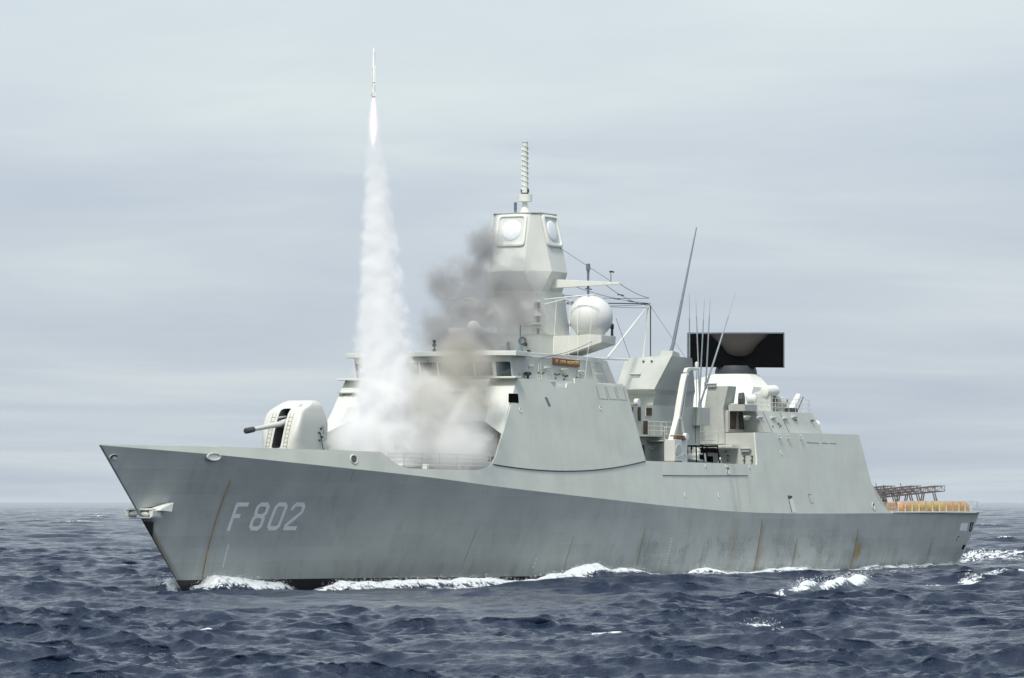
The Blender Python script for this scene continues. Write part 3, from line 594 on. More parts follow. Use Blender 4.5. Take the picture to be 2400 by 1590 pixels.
# ------------------------------------------------------------------ funnels, waist deckhouse
wd = MB().prism([(60, -5), (60, 5), (76.6, 5), (76.6, -5)], 8.2, 13.95).build('waist_deckhouse', M_PAINT, ship)
MB().frustum([(75, 4.2, 12.4), (75, 5.6, 12.4), (77.2, 5.6, 12.4), (77.2, 4.2, 12.4)], [(75.2, 4.2, 13.9), (75.2, 5.6, 13.9), (77.2, 5.6, 13.9), (77.2, 4.2, 13.9)]).build('vent_box', M_PAINT, wd)
for s in (1, -1):
    mb = MB(); P = lambda L: [(u, s*v, z) for u, v, z in L]
    mb.loft([P([(67.6, 1.6, 13.9), (67.6, 4.7, 13.9), (75.8, 4.7, 13.9), (75.8, 1.6, 13.9)]), P([(67.6, 1.7, 14.85), (67.6, 5.0, 14.85), (75.3, 5.0, 14.85), (75.3, 1.7, 14.85)]), P([(66.8, 1.75, 15.25), (66.8, 5.25, 15.25), (75.0, 5.25, 15.25), (75.0, 1.75, 15.25)]), P([(68.6, 1.85, 17.92), (68.6, 6.0, 18.02), (72.7, 6.0, 17.95), (72.7, 1.85, 17.85)])])
    fn = mb.build('funnel', M_PAINT, ship)
    mb = MB(); mb.frustum(P([(68.62, 4.8, 17.9), (68.62, 5.98, 17.9), (70.4, 5.98, 17.9), (70.4, 4.2, 17.9)]), P([(68.9, 5.0, 18.5), (68.9, 5.98, 18.45), (70.1, 5.98, 18.3), (70.1, 4.6, 18.35)])); mb.build('funnel_crown', M_PAINT, fn)
    for v in (3.6, 4.35): MB().box(68.15, 68.4, s*v-.06, s*v+.06, 17.55, 17.66).build('funnel_vent', M_DARK, fn)
def louvre(quad, v, par, name='louvre', mat=None, n=6):
    (u0, z1), (u1, z0) = quad; mb = MB(); mb.box(u0, u1, v-.02, v+.02, z0, z1); o = mb.build(name, mat or M_LOUVRE, par)
    fr = MB(); t = .05
    for a in ((u0-t, u0, z0-t, z1+t), (u1, u1+t, z0-t, z1+t), (u0, u1, z0-t, z0), (u0, u1, z1, z1+t)): fr.box(a[0], a[1], v-.01, v+.06, a[2], a[3])
    bl = MB()
    for i in range(1, n*2): z = z0+(z1-z0)*i/n/2; bl.frustum([(u0, v+.02, z-.02), (u1, v+.02, z-.02), (u1, v+.055, z-.05), (u0, v+.055, z-.05)], [(u0, v+.02, z), (u1, v+.02, z), (u1, v+.055, z-.03), (u0, v+.055, z-.03)])
    bl.build('louvre_blades', mat or M_LOUVRE, o)
    fr.build('louvre_frame', M_PAINT, o); return o
louvre(((65.6, 13.72), (66.75, 13.05)), 5.02, wd); louvre(((65.0, 12.62), (66.2, 11.5)), 5.02, wd); louvre(((63.9, 13.72), (64.6, 12.6)), 5.02, wd); louvre(((62.6, 13.7), (63.1, 12.8)), 5.02, wd)
MB().box(64.6, 65.4, 4.98, 5.04, 9.2, 10.65).build('door', M_DARK, wd)
MB().tube([(63.3, 5.1+.05, 14.1), (63.3, 5.5, 14.1)], .3, 14).build('life_ring', M_WHITE, wd)
def rail(name, pts, h, par, mat, rows=3, r=.022, step=1.5, posts=True):
    pts = [Vector(p) for p in pts]; mb = MB()
    for k in range(1, rows+1): mb.tube([p+Vector((0, 0, h*k/rows)) for p in pts], r, 5)
    for a, b in zip(pts[:-1], pts[1:]):
        n = max(1, round((b-a).length/step))
        for i in range(n+1): q = a.lerp(b, i/n); mb.tube([q, q+Vector((0, 0, h))], r, 5)
    return mb.build(name, mat, par)
MB().box(63.6, 68.7, 5, 6.1, 11.33, 11.47).build('balcony', M_PAINT, wd); rail('guardrail', [(63.9, 6.05, 11.47), (68.65, 6.05, 11.47), (68.65, 5.1, 11.47)], 1.1, wd, M_WHITE, 3, .025, 1.1)
rail('guardrail', [(65.9, 6.6, 11.05), (69.2, 6.6, 11.05)], 1.05, wd, M_WHITE, 2, .022, 1.1); MB().box(65.9, 69.2, 5.0, 6.65, 10.95, 11.05).build('balcony', M_PAINT, wd)
# cargo crane in the waist
def crane():
    mb = MB(); v = 7.0
    for a, b in (((66.25, 11.0), (67.45, 12.9)), ((68.65, 11.0), (67.85, 12.9))): mb.frustum([(a[0]-.16, v-.22, a[1]), (a[0]+.16, v-.22, a[1]), (a[0]+.16, v+.22, a[1]), (a[0]-.16, v+.22, a[1])], [(b[0]-.2, v-.22, b[1]), (b[0]+.2, v-.22, b[1]), (b[0]+.2, v+.22, b[1]), (b[0]-.2, v+.22, b[1])])
    mb.loft([[(u-w, v-.25, z), (u+w, v-.25, z), (u+w, v+.25, z), (u-w, v+.25, z)] for u, w, z in ((67.65, .40, 12.75), (68.15, .36, 14.2), (68.8, .30, 15.9), (69.1, .24, 16.55))])
    mb.loft([[(u-o, v-.16, z-.12+o*.6), (u-o, v+.16, z-.12+o*.6), (u+o, v+.16, z+.12-o*.6), (u+o, v-.16, z+.12-o*.6)] for u, z, o in ((69.1, 16.5, -.15), (69.4, 16.85, -.1), (70.0, 16.98, 0), (71.6, 17.0, 0))])
    c = mb.build('crane', M_WHITE, ship, .03)
    mb = MB(); mb.box(65.9, 67.3, 6.55, 7.5, 8.2, 11.1); mb.build('crane_pedestal', M_WHITE, c, .04)
    mb = MB(); mb.box(67.35, 68.9, 6.6, 7.3, 8.2, 11.1); mb.build('crane_post', M_WHITE, c, .04)
    mb = MB(); mb.lathe((66.6, 7.5, 10.2), [(.55, 0), (.55, .05), (.46, .06)], (0, 1, 0), 24); mb.tube([(65.9, 7.6, 9.6), (66.6, 7.62, 9.75), (67.5, 7.6, 9.95), (68.4, 7.4, 9.6)], .03, 5); mb.build('cable_drum_cover', M_PAINT, c)
    MB().tube([(67.7, 7.27, 13.0), (68.15, 7.27, 14.2), (68.8, 7.27, 15.8), (69.1, 7.27, 16.4)], .035, 5).build('hydraulic_line', M_DARK, c)
    MB().box(66.3, 68.0, 6.9, 7.5, 11.1, 11.45).build('winch', M_RUST, c, .05); MB().lathe((68.2, 7.3, 11.35), [(.3, 0), (.3, .3)], (0, 1, 0), 12).build('winch_motor', M_WHITE, c)
    mb = MB(); mb.tube([(71.45, 7, 16.8), (71.2, 7, 12.3), (71.1, 7, 10.85)], .025, 5); mb.ball((71.2, 7, 12.2), .09, 8, 6); mb.build('hook_cable', M_DARK, c)
    MB().lathe((71.4, 7, 17.1), [(.1, 0), (.16, .15), (.16, .4), (.05, .5)], n=10).build('crane_head_lamp', M_WHITE, c)
    MB().box(65.9, 67.3, 6.5, 7.53, 9.25, 9.35).build('pedestal_band', plain('green_stripe', (.02, .07, .06), .6), c)
crane()

# ------------------------------------------------------------------ hangar block and aft radar
def hangar():
    mb = MB(); rings = []
    for t in (-1, 0, 1): rings.append([(u, t*(sh(u, z)-.07), z) for u, z in ((79.85, 8.2), (80.2, 11.85), (103.5, 11.9), (105.0, 7.9), (108.6, 5.0), (79.85, 5.2))])
    mb.loft(rings); return mb.build('hangar', M_PAINT, ship)
hg = hangar()
up = MB().prism([(80.2, -6.0), (80.2, 6.0), (83.4, 6.1), (83.4, 7.95), (96.4, 7.95), (98.0, 6.4), (98.0, -6.4), (96.4, -7.95), (83.4, -7.95), (83.4, -6.1)], 11.92, 13.78, [(80.4, -5.9), (80.4, 5.9), (82.9, 6.0), (82.9, 7.3), (95.4, 7.3), (97.0, 5.9), (97.0, -5.9), (95.4, -7.3), (82.9, -7.3), (82.9, -6.0)]).build('hangar_roof_house', M_PAINT, ship)
MB().prism([(80.2, 6.0), (80.2, 7.5), (82.8, 7.5), (82.8, 6.0)], 13.7, 14.25).build('roof_screen', M_PAINT, up)
for a, b in ((80.15, 81.6), (81.95, 83.4)): louvre(((a, 13.65), (b, 12.15)), 6.08, up, n=5)
for u in (85.0, 88.7): MB().tube([(u, 7.97, 11.95), (u-.6, 7.35, 13.75)], .016, 5).build('pipe_run', M_FIT, up)
for u, z, w, h in ((90.2, 12.65, .12, .38), (91.35, 12.6, .3, .65)): MB().prism([(u-w, 7.5), (u+w, 7.5), (u+w, 7.78), (u-w, 7.78)], z-h, z+h, [(u-w-.25, 7.3), (u+w-.25, 7.3), (u+w-.25, 7.52), (u-w-.25, 7.52)]).build('door', M_LOUVRE, up)
for u, z in ((85.6, 12.45), (86.9, 12.7), (87.0, 12.35), (87.3, 12.55), (94.6, 13.1)): MB().box(u-.08, u+.08, 7.4, 7.80, z-.08, z+.08).build('wall_fitting', M_FIT, up)
MB().lathe((98.4, 5.6, 12.75), [(.3, 0), (.42, .3), (.42, 1.1), (.35, 1.25)], (.9, .43, .05), 16).build('searchlight', M_WHITE, up, smooth=True)
MB().tube([(97.0, 5.8, 13.35), (98.2, 5.8, 13.4), (99.6, 6.1, 13.15)], .08, 6).build('jib_arm', M_PAINT, up)
rail('guardrail', [(83.2, 7.1, 13.78), (95.2, 7.1, 13.78), (96.8, 5.9, 13.78)], 1.15, up, M_WHITE, 3, .022, 1.55)
# front tower, balcony and fittings
tw = MB().frustum([(79.95, 3.3, 10.9), (79.95, 5.78, 10.9), (79.95, 5.62, 13.9), (79.95, 6.08, 15.8), (79.95, 4.2, 15.8)], [(82.0, 3.3, 10.9), (82.0, 5.78, 10.9), (82.0, 5.62, 13.9), (81.7, 6.08, 15.8), (81.7, 4.2, 15.8)]).build('roof_tower', M_PAINT, ship)
MB().box(78.7, 79.9, 3.0, 7.0, 10.66, 10.8).build('balcony', M_WHITE, hg); rail('guardrail', [(78.8, 3.1, 10.8), (78.8, 5.7, 10.8), (79.85, 5.7, 10.8)], 1.15, hg, M_WHITE, 3, .02, 1.3)
for v, z in ((5.3, 9.9), (6.1, 9.9), (5.3, 9.5), (6.1, 9.55), (7.6, 9.85), (8.3, 9.85), (7.6, 9.5), (8.3, 9.5), (5.9, 10.25), (5.0, 10.2)): MB().box(79.72, 79.95, v-.07, v+.07, z-.06, z+.06).build('door_clip', M_FIT, hg)
# pedestal of the long range radar
def sym(h): return h+[(u, -v) for u, v in h[::-1]]
py_ = MB(); py_.loft([[(u, v, z) for u, v in sym(h)] for z, h in ((11.9, [(86.8, 2.4), (89.1, 4.3), (94.2, 4.6), (98, 3.4)]), (13.75, [(87.0, 2.3), (89.3, 4.2), (94.0, 4.5), (97.6, 3.3)]), (15.4, [(88.2, 2.0), (89.8, 3.95), (93.9, 4.2), (97.4, 3.0)]), (16.0, [(89.2, 1.9), (90.3, 3.9), (93.9, 3.9), (97.3, 2.6)]), (17.25, [(93.2, 1.0), (94.2, 1.85), (96.2, 1.85), (97.2, 1.0)]))])
pyr = py_.build('radar_pedestal', M_WHITE, ship)
SLC = Vector((95.45, 0))
MB().lathe((SLC.x, 0, 17.25), [(1.86, 0), (1.86, .25), (1.72, .75)], n=40).build('turntable', M_DARK, pyr, smooth=True)
def smartl():
    n = Vector((-.917, .40, 0)).normalized(); w = Vector((.40, .917, 0)).normalized(); c = Vector((SLC.x, 0, 0)); z = Vector((0, 0, 1))
    P = lambda a, b, d: tuple(c+w*a+z*b+n*d)
    mb = MB(); mb.frustum([P(-4.2, 17.9, .5), P(4.2, 17.83, .5), P(4.2, 20.82, .5), P(-4.2, 20.85, .5)], [P(-4.2, 17.9, 1.35), P(4.2, 17.83, 1.35), P(4.2, 20.82, 1.35), P(-4.2, 20.85, 1.35)])
    s = mb.build('search_radar', M_BLACK, ship, .04)
    mb = MB()
    for a0, a1, b0, b1 in ((-4.25, 4.25, 20.80, 20.92), (-4.3, -4.18, 17.86, 20.87), (4.18, 4.28, 17.80, 20.87)): mb.frustum([P(a0, b0, .45), P(a1, b0, .45), P(a1, b1, .45), P(a0, b1, .45)], [P(a0, b0, 1.42), P(a1, b0, 1.42), P(a1, b1, 1.42), P(a0, b1, 1.42)])
    mb.build('radar_edge', M_BLUEST, s)
    # grey feed hood: a half funnel that bulges from the middle of the panel
    rings = []
    for b, hw, dp in ((20.78, 2.65, .30), (20.3, 2.15, .42), (19.95, 1.78, .55), (19.65, 1.46, .62), (19.35, 1.30, .62), (19.1, 1.05, .52), (18.92, .7, .36), (18.82, .25, .15)): rings.append([P(.3+math.cos(t)*hw, b, 1.34+math.sin(t)*dp) for t in np.linspace(0, math.pi, 13)])
    MB().loft(rings).build('feed_hood', M_HOOD, s, smooth=True, ang=60)
    mb = MB(); mb.frustum([P(-1.5, 17.85, -.6), P(1.5, 17.85, -.6), P(1.5, 17.85, 1.2), P(-1.5, 17.85, 1.2)], [P(-1.2, 18.3, -.2), P(1.2, 18.3, -.2), P(1.2, 18.3, .9), P(-1.2, 18.3, .9)]); mb.build('radar_yoke', M_DARK, s)
M_HOOD = plain('hood_grey', (.028, .024, .021), .9)
smartl()
# hangar roof equipment
MB().lathe((88.6, 5.6, 15.55), [(.35, 0), (.5, .1), (.5, 1.3), (.42, 1.5)], (.9, .4, .05), 18).build('director_drum', M_WHITE, up, smooth=True)
dd = MB().lathe((89.6, 5.7, 15.0), [(.5, 0), (.5, .35)], (.9, .4, 0), 18).build('director_mount', M_DARK, up)
MB().box(88.8, 89.3, 5.2, 6.2, 13.78, 15.2).build('director_post', M_PAINT, up)
g0 = MB(); g0.lathe((90.3, 5.6, 14.55), [(.6, 0), (.78, .1), (.78, .55), (.6, .7), (.6, 1.3), (.5, 1.4)], (.9, .4, 0), 20); g0.box(90.4, 91.6, 5.0, 6.3, 13.78, 14.3); gk = g0.build('close_in_gun', plain('gun_grey', (.42, .40, .37), .5), ship, smooth=True)
for k in range(3): MB().tube([(91.4, 5.9, 14.6+.12*k), (92.3, 6.3, 14.62+.12*k)], .05, 6).build('gun_barrel', M_DARK, gk)
ct = MB().tube([(93.6, 6.0, 13.9), (95.4, 6.0, 15.3)], [.32, .26], 14).build('decoy_tube', M_WHITE, ship, smooth=True); MB().box(93.1, 94.2, 5.6, 6.4, 13.78, 14.2).build('decoy_base', M_DARK, ct); MB().tube([(94.3, 6.3, 13.8), (95.8, 6.3, 15.2)], .05, 6).build('decoy_strut', M_DARK, ct)
MB().lathe((82.2, 6.1, 14.65), [(.62, 0), (.66, .4), (.5, .45)], (.25, .96, 0), 20).build('ventilator', M_DARK, up); MB().lathe((83.6, 6.2, 14.75), [(.3, 0), (.42, .15), (.42, .7), (.3, .8)], (.6, .8, 0), 16).build('director_drum', M_WHITE, up)
# whip antennas
def whip(base, top, r0, mat, joint=.55, rb=None):
    b, t = Vector(base), Vector(top); q = b.lerp(t, joint); mb = MB(); mb.tube([b, q], [r0, r0*.62], 8); mb.tube([q, t], [r0*.34, r0*.16], 6); mb.tube([b-Vector((0, 0, .3)), b+Vector((0, 0, .25))], r0*1.7, 8); return mb.build('whip_antenna', mat, ship)
MB().tube([(69.8, 5.3, 18.2), (70.4, 5.3, 19.0), (75.6, 5.1, 29.0)], [.17, .16, .05], 8).build('whip_antenna', M_BLUEST, ship)
M_WHIP = plain('whip_grey', (.27, .31, .33), .5)
whip((77.5, 3.6, 13.95), (76.6, 4.0, 23.55), .085, M_WHIP, .78); whip((77.4, 4.6, 13.95), (77.9, 4.0, 23.2), .08, M_WHIP, .83)
whip((78.9, 3.8, 13.0), (79.7, 4.0, 23.2), .085, M_WHIP, .82); whip((80.2, 3.9, 15.9), (80.9, 4.0, 23.3), .08, M_WHIP, .80); whip((79.2, 3.8, 14.2), (86.3, 4.0, 24.0), .10, M_WHIP, .78)

# ------------------------------------------------------------------ main gun
def gun():
    def sec(z, uf, ur, hw, e):
        L = []
        for i in range(40):
            t = 2*math.pi*i/40; x = math.copysign(abs(math.cos(t))**e, math.cos(t)); y = math.copysign(abs(math.sin(t))**e, math.sin(t)); L.append(((uf+ur)/2+(ur-uf)/2*x, hw*y, z))
        return L
    mb = MB(); mb.loft([sec(8.35, 13.0, 18.0, 1.60, .85), sec(9.3, 13.1, 18.05, 1.60, .7), sec(10.0, 13.25, 18.1, 1.60, .52), sec(10.35, 13.4, 18.2, 1.60, .44), sec(10.5, 13.45, 18.5, 1.60, .36), sec(11.2, 13.75, 18.4, 1.58, .2), sec(11.8, 14.02, 18.3, 1.57, .14), sec(12.35, 14.35, 18.05, 1.50, .14), sec(12.62, 14.65, 17.95, 1.43, .16), sec(12.95, 15.6, 17.85, 1.40, .2), sec(13.22, 16.3, 17.7, 1.22, .24), sec(13.36, 16.7, 17.4, .95, .35)])
    g = mb.build('gun_turret', M_GUN, ship, smooth=True, ang=60)
    cut = MB(); cut.frustum([(12.3, -.37, 9.85), (12.3, .37, 9.85), (16.6, .37, 9.9), (16.6, -.37, 9.9)], [(12.3, -.37, 13.1), (12.3, .37, 13.1), (16.0, .37, 12.6), (16.0, -.37, 12.6)])
    c = cut.build('cut', M_FIT, ship, .15); md = g.modifiers.new('slot', 'BOOLEAN'); md.object = c; md.operation = 'DIFFERENCE'; md.solver = 'EXACT'; md.material_mode = 'TRANSFER'  # slot walls cut in dark grey: the shade inside is put into colour
    bpy.context.view_layer.update(); me = bpy.data.meshes.new_from_object(g.evaluated_get(bpy.context.evaluated_depsgraph_get())); g.modifiers.clear(); g.data = me; bpy.data.objects.remove(c)
    if len(me.materials) < 2: me.materials.append(M_BLACK)
    front = lambda z: float(np.interp(z, [8.35, 9.3, 10.0, 10.35, 10.5, 11.2, 11.8, 12.35, 12.62], [13.05, 13.15, 13.28, 13.4, 13.45, 13.75, 14.02, 14.35, 14.65]))
    b = MB().lathe((14.9, 0, 11.72), [(.34, 0), (.26, .9), (.2, 1.0), (.175, 3.2), (.15, 4.9), (.15, 5.0), (.2, 5.02), (.2, 5.95), (.17, 6.0)], (-1, 0, -.115), 20).build('gun_barrel', M_GUN, g, smooth=True)
    MB().lathe((9.95, 0, 11.15), [(.205, 0), (.21, 1.0), (.17, 1.08), (.10, 1.09)], (-1, 0, -.115), 20).build('muzzle_cover', M_DARK, b, smooth=True)
    MB().tube([(14.7, 0, 12.15), (13.5, 0, 12.05)], .06, 6).build('recoil_rod', M_GUN, b)
    for s in (-1, 1):
        for o in (.58, .86):
            MB().tube([(front(z)-.02, s*o, z) for z in (8.5, 10, 10.35, 10.5, 11.2, 11.6, 12.1, 12.4)], .018, 5).build('shield_rail', M_RAILG, g)
        for i in range(12): z = 8.8+i*.3; MB().tube([(front(z)-.03, s*.58, z), (front(z)-.03, s*.86, z)], .012, 4).build('shield_rung', M_RAILG, g)
    MB().box(16.3, 16.9, .95, 1.25, 12.98, 13.16).build('roof_lamp', M_WHITE, g, .03); MB().frustum([(15.2, .55, 12.75), (15.7, .55, 12.85), (15.7, .85, 12.85), (15.2, .85, 12.75)], [(15.5, .6, 13.05), (15.7, .6, 13.05), (15.7, .8, 13.05), (15.5, .8, 13.05)]).build('sight_hood', M_PAINT, g)
    mb = MB(); mb.tube([(16.9, 1.62, 11.0), (17.1, 1.66, 10.2), (17.4, 1.66, 9.5), (17.3, 1.62, 8.8)], .03, 5)
    for u, z in ((16.7, 11.0), (16.75, 10.45), (17.15, 10.7), (17.0, 11.3)): mb.box(u-.08, u+.08, 1.56, 1.68, z-.07, z+.07)
    mb.tube([(17.0, 1.64, 11.35), (17.15, 1.66, 11.5), (17.35, 1.64, 11.4), (17.4, 1.64, 10.9)], .02, 5); mb.build('shield_cabling', M_DARK, g)
    return g
M_RAILG = plain('brass_rail', (.30, .27, .19), .5)
gun()
# foredeck guard rails in the bulwark cut, capstan, small fittings
rail('guardrail', [(u, sh(u, 8.4)-.10, 8.40) for u in (17.9, 20.0, 22.3, 24.6, 26.9, 29.2, 31.6)], 1.12, ship, M_WHITE, 4, .024, 2.3)
for s in (1, -1): MB().lathe((1.3, s*1.9, 8.7), [(.5, 0), (.35, .2), (.3, .9), (.55, 1.0), (.55, 1.15)], n=16).build('capstan', M_WHITE, ship)
for u in (18.9, 20.4, 24.2, 29.5, 30.4): MB().box(u-.2, u+.2, 6.2, 6.6, 8.34, 8.75).build('deck_bollard', M_WHITE, ship, .06)
rail('guardrail', [(31.6, 7.7, 9.3), (34.9, 7.6, 9.3)], .02, ship, M_DARK, 1, .03, 9)
MB().tube([(33.6, 7.5, 10.9), (33.7, 7.6, 10.2), (33.2, 7.7, 9.6)], .04, 5).build('hose', M_RUST, ship); MB().box(32.7, 33.4, 7.2, 7.6, 9.0, 9.4).build('hose_box', M_RUST, ship, .04)
rail('guardrail', [(u, 9.25-.0*u, 5.12) for u in (110.9, 117.8, 124.7)]+[(131.8, 9.0, 5.12), (132.1, 4.0, 5.12), (132.1, -4, 5.12), (132.1, -8.9, 5.12)], .92, ship, M_WHITE, 1, .04, 1.95)
rail('net_frame', [(107.5, 9.0, 5.0), (111.0, 9.1, 5.0)], .9, ship, M_PAINT, 4, .03, .6)

# ------------------------------------------------------------------ things on the flight deck
def tarp_mat():
    m, nt, b = mat_base('orange_tarpaulin'); g = G(nt); tc = g.n('ShaderNodeTexCoord').outputs['Object']
    n = g.noise(tc, .18, 3); k = g.mix(g.smooth(n, .35, .65), (.58, .31, .15), (.58, .40, .13)); k = g.mix(g.smooth(g.noise(tc, 1.6, 4), .5, .75), k, (.36, .22, .11))
    g.put(b.inputs['Base Color'], k); b.inputs['Roughness'].default_value = .7; g.put(b.inputs['Normal'], g.bump(g.noise(tc, 2.2, 5, .6, 1.0), .8, .15)); return m
M_TARP = tarp_mat()
def tarp():
    mb = MB(); rings = []
    ph = [(random.uniform(.7, 5.5), random.uniform(0, 6.3), random.uniform(.003, .010)) for _ in range(9)]
    for i in range(140):
        u = 114.2+17.3*i/139; e = min(1, i/3, (139-i)/4); f = .78+.22*e
        q = lambda k: sum(a*math.sin(w*u+p+k*1.9*w) for w, p, a in ph)
        rings.append([(u, 7.45+a*(.86+q(j)*.7), 5.0+b*(1.04*f+q(j*.4)*.35)) for j, (a, b) in enumerate(((-1, 0), (-1.02, .5), (-.95, .92), (-.5, 1.0), (0, 1.03), (.5, 1.0), (.93, .93), (1.0, .5), (1.04, 0)))])
    o = mb.loft(rings).build('covered_bundle', M_TARP, None, smooth=True, ang=80); o.parent = None
    o.matrix_world = Matrix.Translation((XB, YB, 0)) @ Matrix.Rotation(math.atan2(SY, SX), 4, 'Z'); return o
tag(tarp(), 'long low bundle under an orange tarpaulin along the flight deck rail', 'tarpaulin')
SHIPM = Matrix.Translation((XB, YB, 0)) @ Matrix.Rotation(math.atan2(SY, SX), 4, 'Z')
def truss():
    root = empty('lattice_beam'); n = 18; L = 16.2; mb = MB(); w, h = .45, .5
    P = lambda i, a, b: (L*i/n, a*w, b*h)
    for a in (-1, 1):
        for b in (0, 1): mb.tube([P(0, a, b), P(n, a, b)], .04, 5)
    for i in range(n+1):
        for a in (-1, 1): mb.tube([P(i, a, 0), P(i, a, 1)], .025, 4)
        for b in (0, 1): mb.tube([P(i, -1, b), P(i, 1, b)], .025, 4)
        if i < n:
            for a in (-1, 1): mb.tube([P(i, a, i % 2), P(i+1, a, 1-i % 2)], .022, 4)
    mb.build('lattice_frame', M_LATT, root)
    for x in (3.3, 8.7, 12.9):
        for s in (-1, 1):
            mb = MB()
            for o in (0, .5): mb.frustum([(x+o+.04, s*.95-.05, -1.85), (x+o+.26, s*.95-.05, -1.85), (x+o+.26, s*.95+.05, -1.85), (x+o+.04, s*.95+.05, -1.85)], [(x+o-.04, s*.5-.04, .05), (x+o+.06, s*.5-.04, .05), (x+o+.06, s*.5+.04, .05), (x+o-.04, s*.5+.04, .05)])
            mb.build('trestle_leg', M_LATT, root)
    for x in (1.2, 5.4): MB().tube([(x, .4, .5), (x-.35, .4, 1.15)], .035, 5).build('stanchion', M_LATT, root)
    return root
M_LATT = plain('brown_lattice_steel', (.13, .105, .095), .7, var=.3)
t0 = truss(); labels = ['brown lattice beam nearest the orange tarpaulin, its open end reaching farthest aft', 'middle brown lattice beam between the other two beams above the flight deck', 'brown lattice beam farthest from the rail, partly hidden behind the other two']
for i, v in enumerate((7.2, 4.9, 2.4)):
    o = t0
    if i:
        o = t0.copy(); col.objects.link(o)
        for ch in list(t0.children): c = ch.copy(); col.objects.link(c); c.parent = o
    o.matrix_world = SHIPM @ Matrix.Translation((110.6-i*.3, -v, 6.36)) @ Matrix.Rotation(R(-2.3), 4, 'Y')
    tag(o, labels[i], 'lattice beam', 'lattice beams on trestles over the flight deck', kind='thing')
# small boat under the crane
def boat():
    root = empty('small_boat'); root.matrix_world = SHIPM; sh_ = MB()
    rings = []
    for t in np.linspace(0, 1, 14):
        w = .95*math.sqrt(max(0.02, 1-t**3)); rings.append([(74.9-5.6*t, 6.9+a*w, 8.75+b+.35*t*t*(b > 0)) for a, b in ((-1, .45), (-1, .15), (-.5, -.2), (0, -.35), (.5, -.2), (1, .15), (1, .45), (.7, .5), (0, .3), (-.7, .5))])
    sh_.loft(rings).build('boat_hull', M_BLUEST, root, smooth=True)
    for a, b in ((69.95, 71.5), (72.1, 74.6)):
        mb = MB()
        for v in (6.2, 7.6):
            mb.tube([(a+.1, v, 9.1), (a, v, 10.6), (b-.3, v, 10.68), (b+.1, v, 9.2)], .06, 6)
        for u in (a, b-.3): mb.tube([(u, 6.2, 10.62), (u, 7.6, 10.62)], .06, 6)
        mb.build('lifting_frame', M_BLACK, root)
    mb = MB(); mb.frustum([(72.0, 6.3, 10.1), (74.6, 6.3, 10.1), (74.6, 7.65, 10.1), (72.0, 7.65, 10.1)], [(71.8, 6.3, 10.45), (74.2, 6.3, 10.5), (74.2, 7.5, 10.5), (71.8, 7.5, 10.45)]); mb.build('canopy', M_BLACK, root)
    c = MB().prism([(70.4, 6.4), (72.4, 6.4), (72.4, 7.5), (70.4, 7.5)], 9.0, 10.0, [(70.7, 6.5), (72.3, 6.5), (72.3, 7.45), (70.7, 7.45)]).build('console', M_WHITE, root, .05)
    MB().frustum([(70.95, 7.47, 9.55), (71.75, 7.47, 9.55), (71.75, 7.47, 9.93), (70.95, 7.47, 9.93)], [(70.95, 7.53, 9.53), (71.75, 7.53, 9.53), (71.75, 7.51, 9.93), (70.95, 7.51, 9.93)]).build('console_window', M_BLACK, c)
    MB().box(72.8, 73.9, 6.6, 7.4, 9.0, 9.35).build('seat', M_BLACK, root, .05); MB().box(73.6, 73.9, 6.6, 7.4, 9.3, 9.8).build('seat_back', M_BLACK, root, .05)
    MB().lathe((71.0, 7.0, 10.15), [(.28, 0), (.34, .1), (.34, .45), (.2, .6)], (1, 0, .1), 12).build('engine_cowl', M_WHITE, root)
    MB().tube([(74.8, 7.4, 9.2), (75.3, 7.4, 9.65), (75.5, 7.4, 9.2)], .08, 6).build('grab_rail', M_WHITE, root)
    return root
tag(boat(), 'small boat with black lifting frame hanging below the white crane in the waist', 'boat')

# ------------------------------------------------------------------ missile
def missile():
    X, Y = -10.33, 331.9; root = empty('missile', (X, Y, 36.2)); root.rotation_euler = (0, R(.4), 0)
    mb = MB(True); mb.lathe((0, 0, 0), [(.12, 0), (.127, .1), (.127, 2.2), (.10, 2.3), (.10, 3.1), (.085, 3.35), (.05, 3.58), (.008, 3.68)], n=20)
    mb.build('missile_body', plain('missile_white', (.88, .89, .87), .4, var=.04), root, smooth=True)
    M_FIN = plain('fin_grey', (.78, .79, .75), .4, var=.1)
    for k in range(4):
        a = R(45+90*k+12); c, s = math.cos(a), math.sin(a)
        def fin(name, r0, r1, z0, z1, z2, z3, t):
            m = MB(True); q = [(r0, z0), (r1, z1), (r1, z2), (r0, z3)]
            m.frustum([(c*r-s*t, s*r+c*t, z) for r, z in q], [(c*r+s*t, s*r-c*t, z) for r, z in q]); return m.build(name, M_FIN, root)
        fin('strake', .12, .21, .75, .85, 2.2, 2.32, .012); fin('tail_fin', .12, .30, .02, .05, .25, .35, .015)
    MB(True).lathe((0, 0, 1.02), [(.129, 0), (.129, .04)], n=20).build('body_band', M_DARK, root); MB(True).lathe((0, 0, -.06), [(.09, 0), (.11, .07)], n=16).build('nozzle', plain('hot_nozzle', (.3, .18, .06), .4), root)
    # glowing exhaust
    mb = MB(True); mb.lathe((0, 0, -3.9), [(.05, -.6), (.30, 0), (.46, 1.0), (.56, 2.0), (.46, 3.0), (.26, 3.7), (.14, 3.84)], n=24); f = mb.build('exhaust_flame', flame_mat(), root, smooth=True); return root
